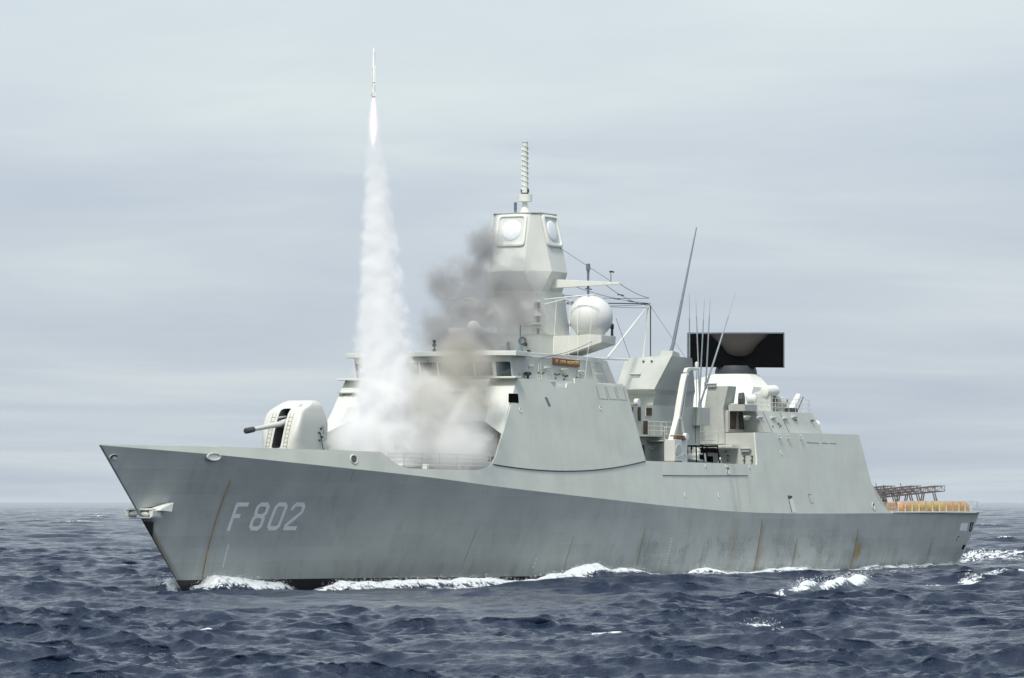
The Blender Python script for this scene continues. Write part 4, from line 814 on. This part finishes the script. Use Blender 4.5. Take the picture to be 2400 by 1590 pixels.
def flame_mat():
    m = bpy.data.materials.new('rocket_flame'); m.use_nodes = True; nt = m.node_tree; nt.nodes.clear(); g = G(nt); out = g.n('ShaderNodeOutputMaterial'); tc = g.n('ShaderNodeTexCoord').outputs['Object']
    sp = g.n('ShaderNodeSeparateXYZ'); g.put(sp.inputs[0], tc); x, y, z = sp.outputs
    r = g.math('SQRT', g.math('ADD', g.math('MULTIPLY', x, x), g.math('MULTIPLY', y, y)))
    rad = g.n('ShaderNodeFloatCurve'); g.put(rad.inputs[1], g.math('DIVIDE', g.math('MULTIPLY', z, -1), 4.5))
    c = rad.mapping.curves[0]; c.points[0].location = (0, .09); c.points[1].location = (1, .05)
    for p in ((.15, .15), (.35, .19), (.6, .18), (.75, .13), (.85, .08)): c.points.new(*p)
    rad.mapping.update()
    q = g.math('DIVIDE', r, rad.outputs[0]); core = g.smooth(g.math('ADD', q, g.math('MULTIPLY', g.math('SUBTRACT', g.noise(tc, 4., 3, .6, 0, (1, 1, .3)), .5), .6)), 1.15, .45); halo = g.smooth(q, 2.4, .3)
    fade = g.smooth(g.math('MULTIPLY_ADD', g.noise(tc, 2.5, 4, .6, 0, (1, 1, .35)), 1.4, z), -3.6, -1.6)
    e = g.n('ShaderNodeEmission'); g.put(e.inputs[0], g.mix(core, (.95, .52, .80), (1., .90, .93))); g.put(e.inputs[1], g.math('MULTIPLY', g.math('ADD', g.math('MULTIPLY', core, 4.5), g.math('MULTIPLY', halo, .85)), fade))
    g.nt.links.new(e.outputs[0], out.inputs['Volume']); return m
tag(missile(), 'slim white missile with tail fins climbing on a bright pinkish exhaust flame', 'missile')

# ------------------------------------------------------------------ smoke
def vol_mat(name, dens_fn, color, absorb, dens, aniso=.2, rate=.25):
    m = bpy.data.materials.new(name); m.use_nodes = True; nt = m.node_tree; nt.nodes.clear(); g = G(nt); out = g.n('ShaderNodeOutputMaterial'); tc = g.n('ShaderNodeTexCoord').outputs['Object']
    pv = g.n('ShaderNodeVolumePrincipled'); pv.inputs['Color'].default_value = (*color, 1); pv.inputs['Absorption Color'].default_value = (*absorb, 1); pv.inputs['Anisotropy'].default_value = aniso
    g.put(pv.inputs['Density'], g.math('MULTIPLY', dens_fn(g, tc), dens)); nt.links.new(pv.outputs[0], out.inputs['Volume'])
    try: m.cycles.volume_step_rate = rate
    except Exception: pass
    return m
def remesh_blobs(name, blobs, k, mat, vox=.45, clip=None):
    mb = MB(True)
    for x, y, z, r in blobs: mb.ball((x, y, z), r*k, 20, 12)
    o = mb.build(name, mat); md = o.modifiers.new('r', 'REMESH'); md.mode = 'VOXEL'; md.voxel_size = vox
    bpy.context.view_layer.update(); me = bpy.data.meshes.new_from_object(o.evaluated_get(bpy.context.evaluated_depsgraph_get())); o.modifiers.clear(); o.data = me; return o
def blob_field(blobs, amp, lo, hi, scale, det=5, dz=1.):
    def fn(g, tc):
        f = None; wts = None
        for b in blobs:
            vm = g.n('ShaderNodeVectorMath', operation='DISTANCE'); g.put(vm.inputs[0], tc); vm.inputs[1].default_value = b[:3]
            q = g.math('MULTIPLY_ADD', vm.outputs['Value'], -1/b[3], 1.0)
            f = q if f is None else g.n_smax(f, q)
        n = g.math('SUBTRACT', g.noise(tc, scale, det, .62, .6, (1, 1, dz)), .5)
        return g.smooth(g.math('MULTIPLY_ADD', n, amp, f), lo, hi)
    return fn
def smax(g, a, b):
    x = g.n('ShaderNodeMath', operation='SMOOTH_MAX'); g.put(x.inputs[0], a); g.put(x.inputs[1], b); x.inputs[2].default_value = .25; return x.outputs[0]
G.n_smax = smax
# white exhaust column
COL = [(8.6, -9.20, 3.0), (11.6, -9.30, 2.7), (14.2, -9.50, 2.35), (16.4, -9.70, 2.1), (18.3, -9.87, 2.05), (21.2, -10.05, 1.9), (24.4, -10.11, 1.75), (28.2, -10.13, 1.50), (30.7, -10.22, 1.25), (32.4, -10.29, 1.0), (33.6, -10.32, .78), (34.6, -10.33, .55)]
ZMAX = 35.0
def col_fn(g, tc):
    sp = g.n('ShaderNodeSeparateXYZ'); g.put(sp.inputs[0], tc); x, y, z = sp.outputs
    cr = g.n('ShaderNodeValToRGB'); g.put(cr.inputs[0], g.math('DIVIDE', z, ZMAX)); e = cr.color_ramp.elements
    for i, (zz, xx, rr) in enumerate(COL):
        el = e[0] if i == 0 else (e[1] if i == len(COL)-1 else e.new(zz/ZMAX)); el.position = zz/ZMAX; el.color = ((xx+11)/2, rr/4, 0, 1)
    ss = g.n('ShaderNodeSeparateColor'); g.put(ss.inputs[0], cr.outputs[0])
    cx = g.math('MULTIPLY_ADD', ss.outputs[0], 2., -11.); rr = g.math('MULTIPLY', ss.outputs[1], 4.)
    dx = g.math('SUBTRACT', x, cx); dy = g.math('SUBTRACT', y, 331.8)
    r = g.math('DIVIDE', g.math('SQRT', g.math('ADD', g.math('MULTIPLY', dx, dx), g.math('MULTIPLY', dy, dy))), rr)
    n1 = g.math('SUBTRACT', g.noise(tc, 1.0, 8, .70, .4), .5)
    f = g.math('ADD', g.math('SUBTRACT', 1., r), g.math('MULTIPLY', n1, 1.45))
    d = g.smooth(f, -.06, .75)
    return g.math('MULTIPLY', d, g.math('MULTIPLY', g.smooth(z, 34.4, 26.0, .10, 1.), g.smooth(z, 8.4, 15, .8, 1.)))
def smoke_column():
    mb = MB(True); rings = []
    for zz, xx, rr in COL: rings.append([(xx+math.cos(2*math.pi*k/24)*rr*1.38, 331.8+math.sin(2*math.pi*k/24)*rr*1.38, zz) for k in range(24)])
    return mb.loft(rings).build('smoke_trail', vol_mat('white_smoke', col_fn, (.993, .979, .90), (.95, .95, .95), 3.2, -.2))
tag(smoke_column(), 'tall white smoke trail rising from the foredeck to the missile', 'smoke', kind='thing')
WB = [(-10.2, 332.6, 10.8, 3.2), (-7.5, 332.5, 10.8, 3.6), (-4.5, 332.0, 10.4, 3.2), (-2.9, 331.6, 9.9, 1.9), (-8.8, 332.0, 13.8, 3.2), (-11.9, 333.2, 10.8, 2.4), (-3.3, 331.9, 12.8, 1.9), (-6.2, 332.2, 13.2, 3.0)]
tag(remesh_blobs('smoke_plume', WB, 1.12, vol_mat('white_deck_smoke', blob_field(WB, 1.35, -.08, 1.1, .5, 8), (.996, .982, .91), (.95, .95, .93), 1.35, -.2)), 'wide white smoke cloud hugging the foredeck in front of the bridge', 'smoke', kind='thing')
GB = [(-5.4, 347.5, 23.0, 2.07), (0.6, 347.2, 20.6, 2.32), (-4.9, 343.0, 18.4, 2.68), (-2.6, 339.8, 18.6, 2.44), (-2.0, 349.0, 25.8, 2.32), (-3.1, 349.4, 23.9, 2.2), (-0.7, 348.4, 22.8, 2.81), (1.4, 348.6, 22.7, 1.95), (-3.4, 346.3, 20.7, 3.29), (-5.6, 345.2, 19.3, 2.2), (-1.9, 345.4, 19.4, 2.93), (-3.7, 341.2, 17.9, 2.81)]
tag(remesh_blobs('smoke_plume', GB, 1.15, vol_mat('grey_smoke', blob_field(GB, 2.2, .03, 1.5, .7, 9), (.335, .33, .33), (.3, .3, .3), 3.0, 0)), 'dark grey smoke cloud drifting across the mast above the bridge', 'smoke', kind='thing')
BB = [(-4.3, 333.3, 15.4, 2.6), (-6.1, 332.6, 13.6, 3.0), (-2.4, 333.4, 16.0, 1.8), (-3.9, 336.5, 17.3, 2.3), (-2.6, 332.2, 13.6, 2.2)]
tag(remesh_blobs('smoke_plume', BB, 1.12, vol_mat('brown_smoke', blob_field(BB, 1.7, .0, 1.15, .55, 8), (.42, .395, .355), (.4, .4, .36), 1.9, 0)), 'thin brownish smoke cloud veiling the bridge windows', 'smoke', kind='thing')

# ------------------------------------------------------------------ the sea
def sea():
    fine = .00062
    a = list(np.arange(-.16, .16+1e-9, fine)); step = fine; x = .16; outer = []
    while x < math.pi: step = min(step*1.12, .0032 if x < .75 else .12); x += step; outer.append(min(x, math.pi))
    ang = np.array([-q for q in outer[::-1]]+a+outer)
    rs = [0.5, 3, 8, 16, 28, 42, 58, 76, 94, 108]; r = 108.
    while r < 60000:
        k = .00085 if r < 560 else .00125 if r < 1600 else (.0019 if r < 4000 else (.005 if r < 12000 else .03)); r *= 1+k; rs.append(r)
    rs = np.array(rs); A, Rr = np.meshgrid(ang, rs); X = (Rr*np.sin(A)).ravel(); Y = (Rr*np.cos(A)).ravel(); RR = Rr.ravel()
    spc = RR*np.where(RR < 560, .00078, .0011); aa = np.abs(A.ravel()); spc = np.where(aa > .165, np.maximum(spc, RR*np.clip((aa-.16)*.12+.0008, 0, .0026)), spc)
    Z = np.zeros_like(X); DX = np.zeros_like(X); DY = np.zeros_like(X)
    rng = np.random.RandomState(11); act = np.where((np.abs(A.ravel()) <= .78) & (RR > 90) & (RR < 14000))[0]
    xa, ya, sa = X[act], Y[act], spc[act]; za = np.zeros_like(xa); dxa = np.zeros_like(xa); dya = np.zeros_like(xa)
    def lowf(n, l0, l1):
        f = np.zeros_like(xa)
        for _ in range(n):
            l = math.exp(rng.uniform(math.log(l0), math.log(l1))); t = rng.uniform(0, 6.283); f += np.sin(6.283/l*(xa*math.cos(t)+ya*math.sin(t)*.6)+rng.uniform(0, 6.283))
        return f/math.sqrt(n/2)
    u_ = SX*(xa-XB)+SY*(ya-YB); v_ = SY*(xa-XB)-SX*(ya-YB)
    grp = [np.clip(1+.5*lowf(6, 7, 60), .15, 2.2).astype(np.float32) for _ in range(3)]
    # slick, calmer water off the port bow and along the side
    calm = np.clip(.85*np.exp(-((xa+10+.12*(ya-272))/10)**4-((ya-268)/48)**4)*np.clip(1+.35*lowf(5, 8, 40), .3, 1.2), 0, 1)
    NW = 150; lam = np.exp(np.linspace(math.log(.42), math.log(34), NW)); mean = R(-118)
    rowr = RR[act]; xa = xa.astype(np.float32); ya = ya.astype(np.float32); sa = sa.astype(np.float32); za = za.astype(np.float32); dxa = dxa.astype(np.float32); dya = dya.astype(np.float32)
    for l in lam:
        th = mean+rng.normal(0, .60 if l < 2.5 else .36); k = 2*math.pi/l
        amp = .0104*l if l < 1.25 else .0104*1.25*(l/1.25)**.64
        amp *= rng.uniform(.45, 1.4)*.9; ph = rng.uniform(0, 6.283); gi = rng.randint(3)
        n = int(np.searchsorted(rowr, l/(2.0*.00078)+5)) if l < .8 else len(xa)     # rows are sorted by range: skip water too far to resolve this wave
        q_ = slice(0, n); wgt = np.clip((l/sa[q_]-2.2)/2., 0, 1)
        if l < 6: wgt = wgt*grp[gi][q_]
        p = k*(xa[q_]*math.cos(th)+ya[q_]*math.sin(th))+ph; s, c = np.sin(p), np.cos(p); za[q_] += amp*wgt*c; q = 1.2*amp*wgt; dxa[q_] -= q*math.cos(th)*s; dya[q_] -= q*math.sin(th)*s
    gust = (1-.72*calm)*(1-.68*np.exp(-((v_-12)/9)**2)*np.clip((u_+12)/10, 0, 1)*np.clip((140-u_)/10, 0, 1)); za *= gust; dxa *= gust; dya *= gust
    foam = np.zeros_like(xa)
    def ridge(pts, fw=.9):
        nonlocal za, foam
        for (x0, y0, h0, w0, f0), (x1, y1, h1, w1, f1) in zip(pts[:-1], pts[1:]):
            mk = np.where((xa > min(x0, x1)-8) & (xa < max(x0, x1)+8) & (ya > min(y0, y1)-12) & (ya < max(y0, y1)+12))[0]
            if not len(mk): continue
            dx, dy = x1-x0, y1-y0; L2 = dx*dx+dy*dy; t = np.clip(((xa[mk]-x0)*dx+(ya[mk]-y0)*dy)/L2, 0, 1)
            px, py = x0+t*dx, y0+t*dy; d = np.hypot(xa[mk]-px, ya[mk]-py); h = h0+(h1-h0)*t; w = w0+(w1-w0)*t; f = f0+(f1-f0)*t
            gz = np.exp(-(d/w)**2); tot[mk] = np.where(np.abs(h*gz) > np.abs(tot[mk]), h*gz, tot[mk]); foam[mk] = np.maximum(foam[mk], f*np.exp(-(d/(w*fw))**4))
    tot = np.zeros_like(xa)
    S = lambda u, v: W(u, v, 0)[:2]
    # the trough along the bow, then foam ridges (x, y, height, half width, foam)
    ridge([(*S(-14, 5), -.25, 5, 0), (*S(-3, 3.5), -.6, 4.5, 0), (*S(6, 5.0), -.75, 4.5, 0), (*S(14, 7.0), -.85, 4.5, 0), (*S(24, 9.5), -.75, 5, 0), (*S(36, 11.5), -.45, 4.5, 0), (*S(46, 12.5), -.05, 4, 0)])
    low = tot.copy(); tot = np.zeros_like(xa)
    ridge([(*S(1.3, .8), .5, 1.3, .8), (*S(2.8, 1.4), 1.35, 1.5, .95), (*S(5, 1.9), 1.3, 1.4, 1.0), (*S(8, 2.5), .95, 1.1, 1.0), (*S(11, 2.8), .5, .7, .5)])
    ridge([(*S(-.6, -.3), .2, .5, .8), (*S(1.0, -1.4), .9, .7, 1.0), (*S(4, -2.4), .5, .9, .9)])
    ridge([(*S(11.5, 3.9), .35, .9, .6), (*S(14.2, 4.8), 1.15, 1.2, .8), (*S(17.5, 5.8), 1.0, 1.1, .85), (*S(21, 6.9), .75, .9, 1.0), (*S(24.5, 7.5), .62, .9, 1.0), (*S(29, 8.2), .70, .9, 1.0), (*S(32, 8.6), .85, 1.0, 1.0), (*S(36, 9.0), .8, .9, 1.0), (*S(40, 9.2), .85, .9, 1.0), (*S(44, 9.3), 1.1, 1.1, 1.0), (*S(46.5, 9.6), 1.15, 1.1, 1.0), (*S(48.5, 10), .55, 1.0, .8), (*S(51, 10), .6, .9, 1.0), (*S(55, 10.2), .4, .9, .9), (*S(58, 10.2), .05, .8, .3)])
    ridge([(*S(42, 8.3), .5, 1.0, .75), (*S(47, 8.6), .6, 1.2, .55), (*S(54, 9), .3, 1.0, .3)])
    ridge([(*S(61, 10.5), .1, 1.0, .6), (*S(63.5, 11.5), .75, 1.3, 1.0), (*S(66, 13), .3, 1.0, .7), (*S(66, 19), .1, 1.0, .45)])
    ridge([(*S(57, 9.2), .15, .7, .6), (*S(70, 9.5), .18, .8, .85), (*S(84, 9.4), .22, .9, .95), (*S(100, 9.1), .15, .7, .8), (*S(115, 8.6), .18, .8, .85), (*S(128, 7.9), .2, .9, .9), (*S(133, 7.0), .15, 1.0, .8)])
    ridge([(*S(62, 12), .2, 1.0, .5), (*S(56, 21), .15, 1.0, .85), (*S(57.5, 24), .05, .8, .5)])
    ridge([(16.0, 275.5, .20, .6, .55), (18.3, 283.6, .62, .7, .8), (20.9, 294.3, .75, .75, .95), (23.5, 304.5, 1.0, .95, 1.05), (24.8, 309, .3, .7, .5)], .75)
    ridge([(26.6, 326, .2, .5, .6), (28.2, 318.5, .35, .6, .75), (30.9, 312.5, .15, .6, .5)], .7); ridge([(30.5, 318, .15, 1.0, .5), (33.5, 326, .25, 1.2, .6), (38, 330, .1, 1.0, .5)])
    ridge([(10.9, 204.5, .12, .7, .7), (11.5, 203.2, .28, .8, .85), (12.3, 203.0, .10, .6, .6)]); ridge([(3.7, 187.6, .05, .5, .5), (4.2, 186.2, .14, .5, .7)]); ridge([(-13.6, 196, .05, .5, .35), (-12.9, 195.5, .14, .5, .6)])
    sg = za.std(); foam = np.maximum(foam, .62*np.clip((za/sg-2.55)/.7, 0, 1)*np.clip((ya-150)/40, 0, 1))      # a few natural whitecaps on the highest crests
    za = za*np.clip(1-np.abs(tot)*.3, .5, 1)+low+tot
    # churned patches: beside the hull, the far side wake beyond the stern
    def patch(u0, v0, su, sv, f):
        nonlocal foam
        foam = np.maximum(foam, f*np.exp(-((u_-u0)/su)**2-((v_-v0)/sv)**2))
    patch(72, 12, 14, 3.6, .62); patch(90, 10.6, 15, 2.2, .70); patch(110, 9.8, 20, 1.5, .58); patch(64, 17, 9, 7, .50); patch(84, 20, 16, 7, .30); patch(30, 9.0, 24, 1.8, .62); patch(122, 16, 12, 4, .34)
    patch(160, 2, 30, 13, .62); patch(180, -6, 42, 14, .82); patch(165, -20, 60, 12, .52); patch(128.5, 8.5, 5, 1.6, .45)
    Z[act] = za; DX[act] = dxa; DY[act] = dya; FO = np.zeros_like(X); FO[act] = np.clip(foam, 0, 1.1)
    X2, Y2 = X+DX, Y+DY
    nr, na = Rr.shape; me = bpy.data.meshes.new('sea_water'); nv = X.size; co = np.empty((nv, 3), np.float32); co[:, 0] = X2; co[:, 1] = Y2; co[:, 2] = Z
    i, j = np.meshgrid(np.arange(nr-1), np.arange(na-1), indexing='ij'); q = (i*na+j).ravel(); F = np.stack([q, q+1, q+na+1, q+na], 1).astype(np.int32); nf = len(F)
    me.vertices.add(nv); me.vertices.foreach_set('co', co.ravel()); me.loops.add(nf*4); me.loops.foreach_set('vertex_index', F[:, ::-1].ravel()); me.polygons.add(nf)
    me.polygons.foreach_set('loop_start', np.arange(0, nf*4, 4, dtype=np.int32)); me.polygons.foreach_set('loop_total', np.full(nf, 4, np.int32)); me.polygons.foreach_set('use_smooth', np.ones(nf, bool)); me.update(calc_edges=True)
    CA = np.zeros_like(X); CA[act] = calm; a2 = me.attributes.new('calm', 'FLOAT', 'POINT'); a2.data.foreach_set('value', CA.astype(np.float32))
    at = me.attributes.new('foam', 'FLOAT', 'POINT'); at.data.foreach_set('value', FO.astype(np.float32))
    o = bpy.data.objects.new('sea', me); col.objects.link(o); me.materials.append(sea_mat()); tag(o, kind='structure')
    print('sea verts', nv)
    return o, xa+dxa, ya+dya, za, foam
def sea_mat():
    m, nt, b = mat_base('sea_water'); g = G(nt); tc = g.n('ShaderNodeTexCoord').outputs['Object']; out = nt.nodes['Material Output']
    b.inputs['Base Color'].default_value = (.009, .018, .040, 1); b.inputs['Roughness'].default_value = .07; b.inputs['IOR'].default_value = 1.27
    cal = g.n('ShaderNodeAttribute', attribute_name='calm').outputs['Fac']
    h = g.math('ADD', g.math('MULTIPLY', g.noise(tc, .30, 3, .6, .3, (1, .8, 1)), .5), g.math('ADD', g.math('MULTIPLY', g.noise(tc, 1.1, 6, .68, .6, (1, .7, 1)), 1.0), g.math('MULTIPLY', g.noise(tc, 3.2, 4, .6, .3, (1, .8, 1)), .25)))
    h = g.math('MULTIPLY', h, g.math('MULTIPLY_ADD', cal, -.75, 1.))
    g.put(b.inputs['Normal'], g.bump(h, .95, .28))
    at = g.n('ShaderNodeAttribute', attribute_name='foam').outputs['Fac']
    n = g.noise(tc, 1.5, 9, .74, 1.4); n2 = g.noise(tc, .35, 3, .6, .8)
    q = g.math('ADD', at, g.math('ADD', g.math('MULTIPLY', g.math('SUBTRACT', n, .5), 3.0), g.math('MULTIPLY', g.math('SUBTRACT', n2, .5), .5)))
    fac = g.math('MULTIPLY', g.smooth(q, .52, .72), g.smooth(at, .05, .18))
    f = g.n('ShaderNodeBsdfPrincipled'); f.inputs['Roughness'].default_value = .8; g.put(f.inputs['Base Color'], g.mix(g.smooth(n, .3, .7), (.62, .68, .72), (.86, .88, .88))); g.put(f.inputs['Normal'], g.bump(g.noise(tc, 4., 5, .7), .8, .25))
    mx = g.n('ShaderNodeMixShader'); g.put(mx.inputs[0], fac); nt.links.new(b.outputs[0], mx.inputs[1]); nt.links.new(f.outputs[0], mx.inputs[2]); nt.links.new(mx.outputs[0], out.inputs[0])
    return m
so, sx, sy, sz, sf = sea()
# spray: thousands of flecks thrown up along the breaking crests
def spray():
    rng = np.random.RandomState(5); ok = np.where((sf > .72) & (sy < 420))[0]; pk = rng.choice(ok, 5500); mb_v = []; mb_f = []
    for k in pk:
        f = sf[k]; up = abs(rng.normal(0, .16))*(.4+f*.8); r = rng.uniform(.012, .04)*(1.4-min(up, .8)); c = Vector((sx[k]+rng.normal(0, .35), sy[k]+rng.normal(0, .35), sz[k]+up))
        q = [Vector((rng.normal(), rng.normal(), rng.normal())).normalized()*r*rng.uniform(.6, 1.4) for _ in range(4)]; b = len(mb_v); mb_v += [tuple(c+p) for p in q]; mb_f += [(b, b+1, b+2), (b, b+2, b+3), (b, b+3, b+1), (b+1, b+3, b+2)]
    me = bpy.data.meshes.new('sea_spray'); me.from_pydata(mb_v, [], mb_f); me.materials.append(plain('spray_white', (.82, .85, .86), .6, var=.05)); o = bpy.data.objects.new('sea_spray', me); col.objects.link(o); tag(o, 'white spray flecks along the breaking bow wave', 'spray', kind='stuff')
spray()

# ------------------------------------------------------------------ sea haze
def haze():
    hb = MB(True); hb.box(-64000, 64000, -64000, 64000, -6, 60)
    m = bpy.data.materials.new('sea_haze'); m.use_nodes = True; nt = m.node_tree; nt.nodes.clear(); out = nt.nodes.new('ShaderNodeOutputMaterial'); pv = nt.nodes.new('ShaderNodeVolumePrincipled')
    pv.inputs['Color'].default_value = (.86, .90, .95, 1); pv.inputs['Density'].default_value = 1.2e-5; pv.inputs['Anisotropy'].default_value = 0; nt.links.new(pv.outputs[0], out.inputs['Volume'])
    o = hb.build('haze', m); tag(o, kind='stuff')
haze()

# parts that carry pieces of their own hang directly on the frigate: thing > part > sub-part
for o in list(bpy.data.objects):
    if o.parent and o.parent.parent == ship and o.children: o.parent = ship
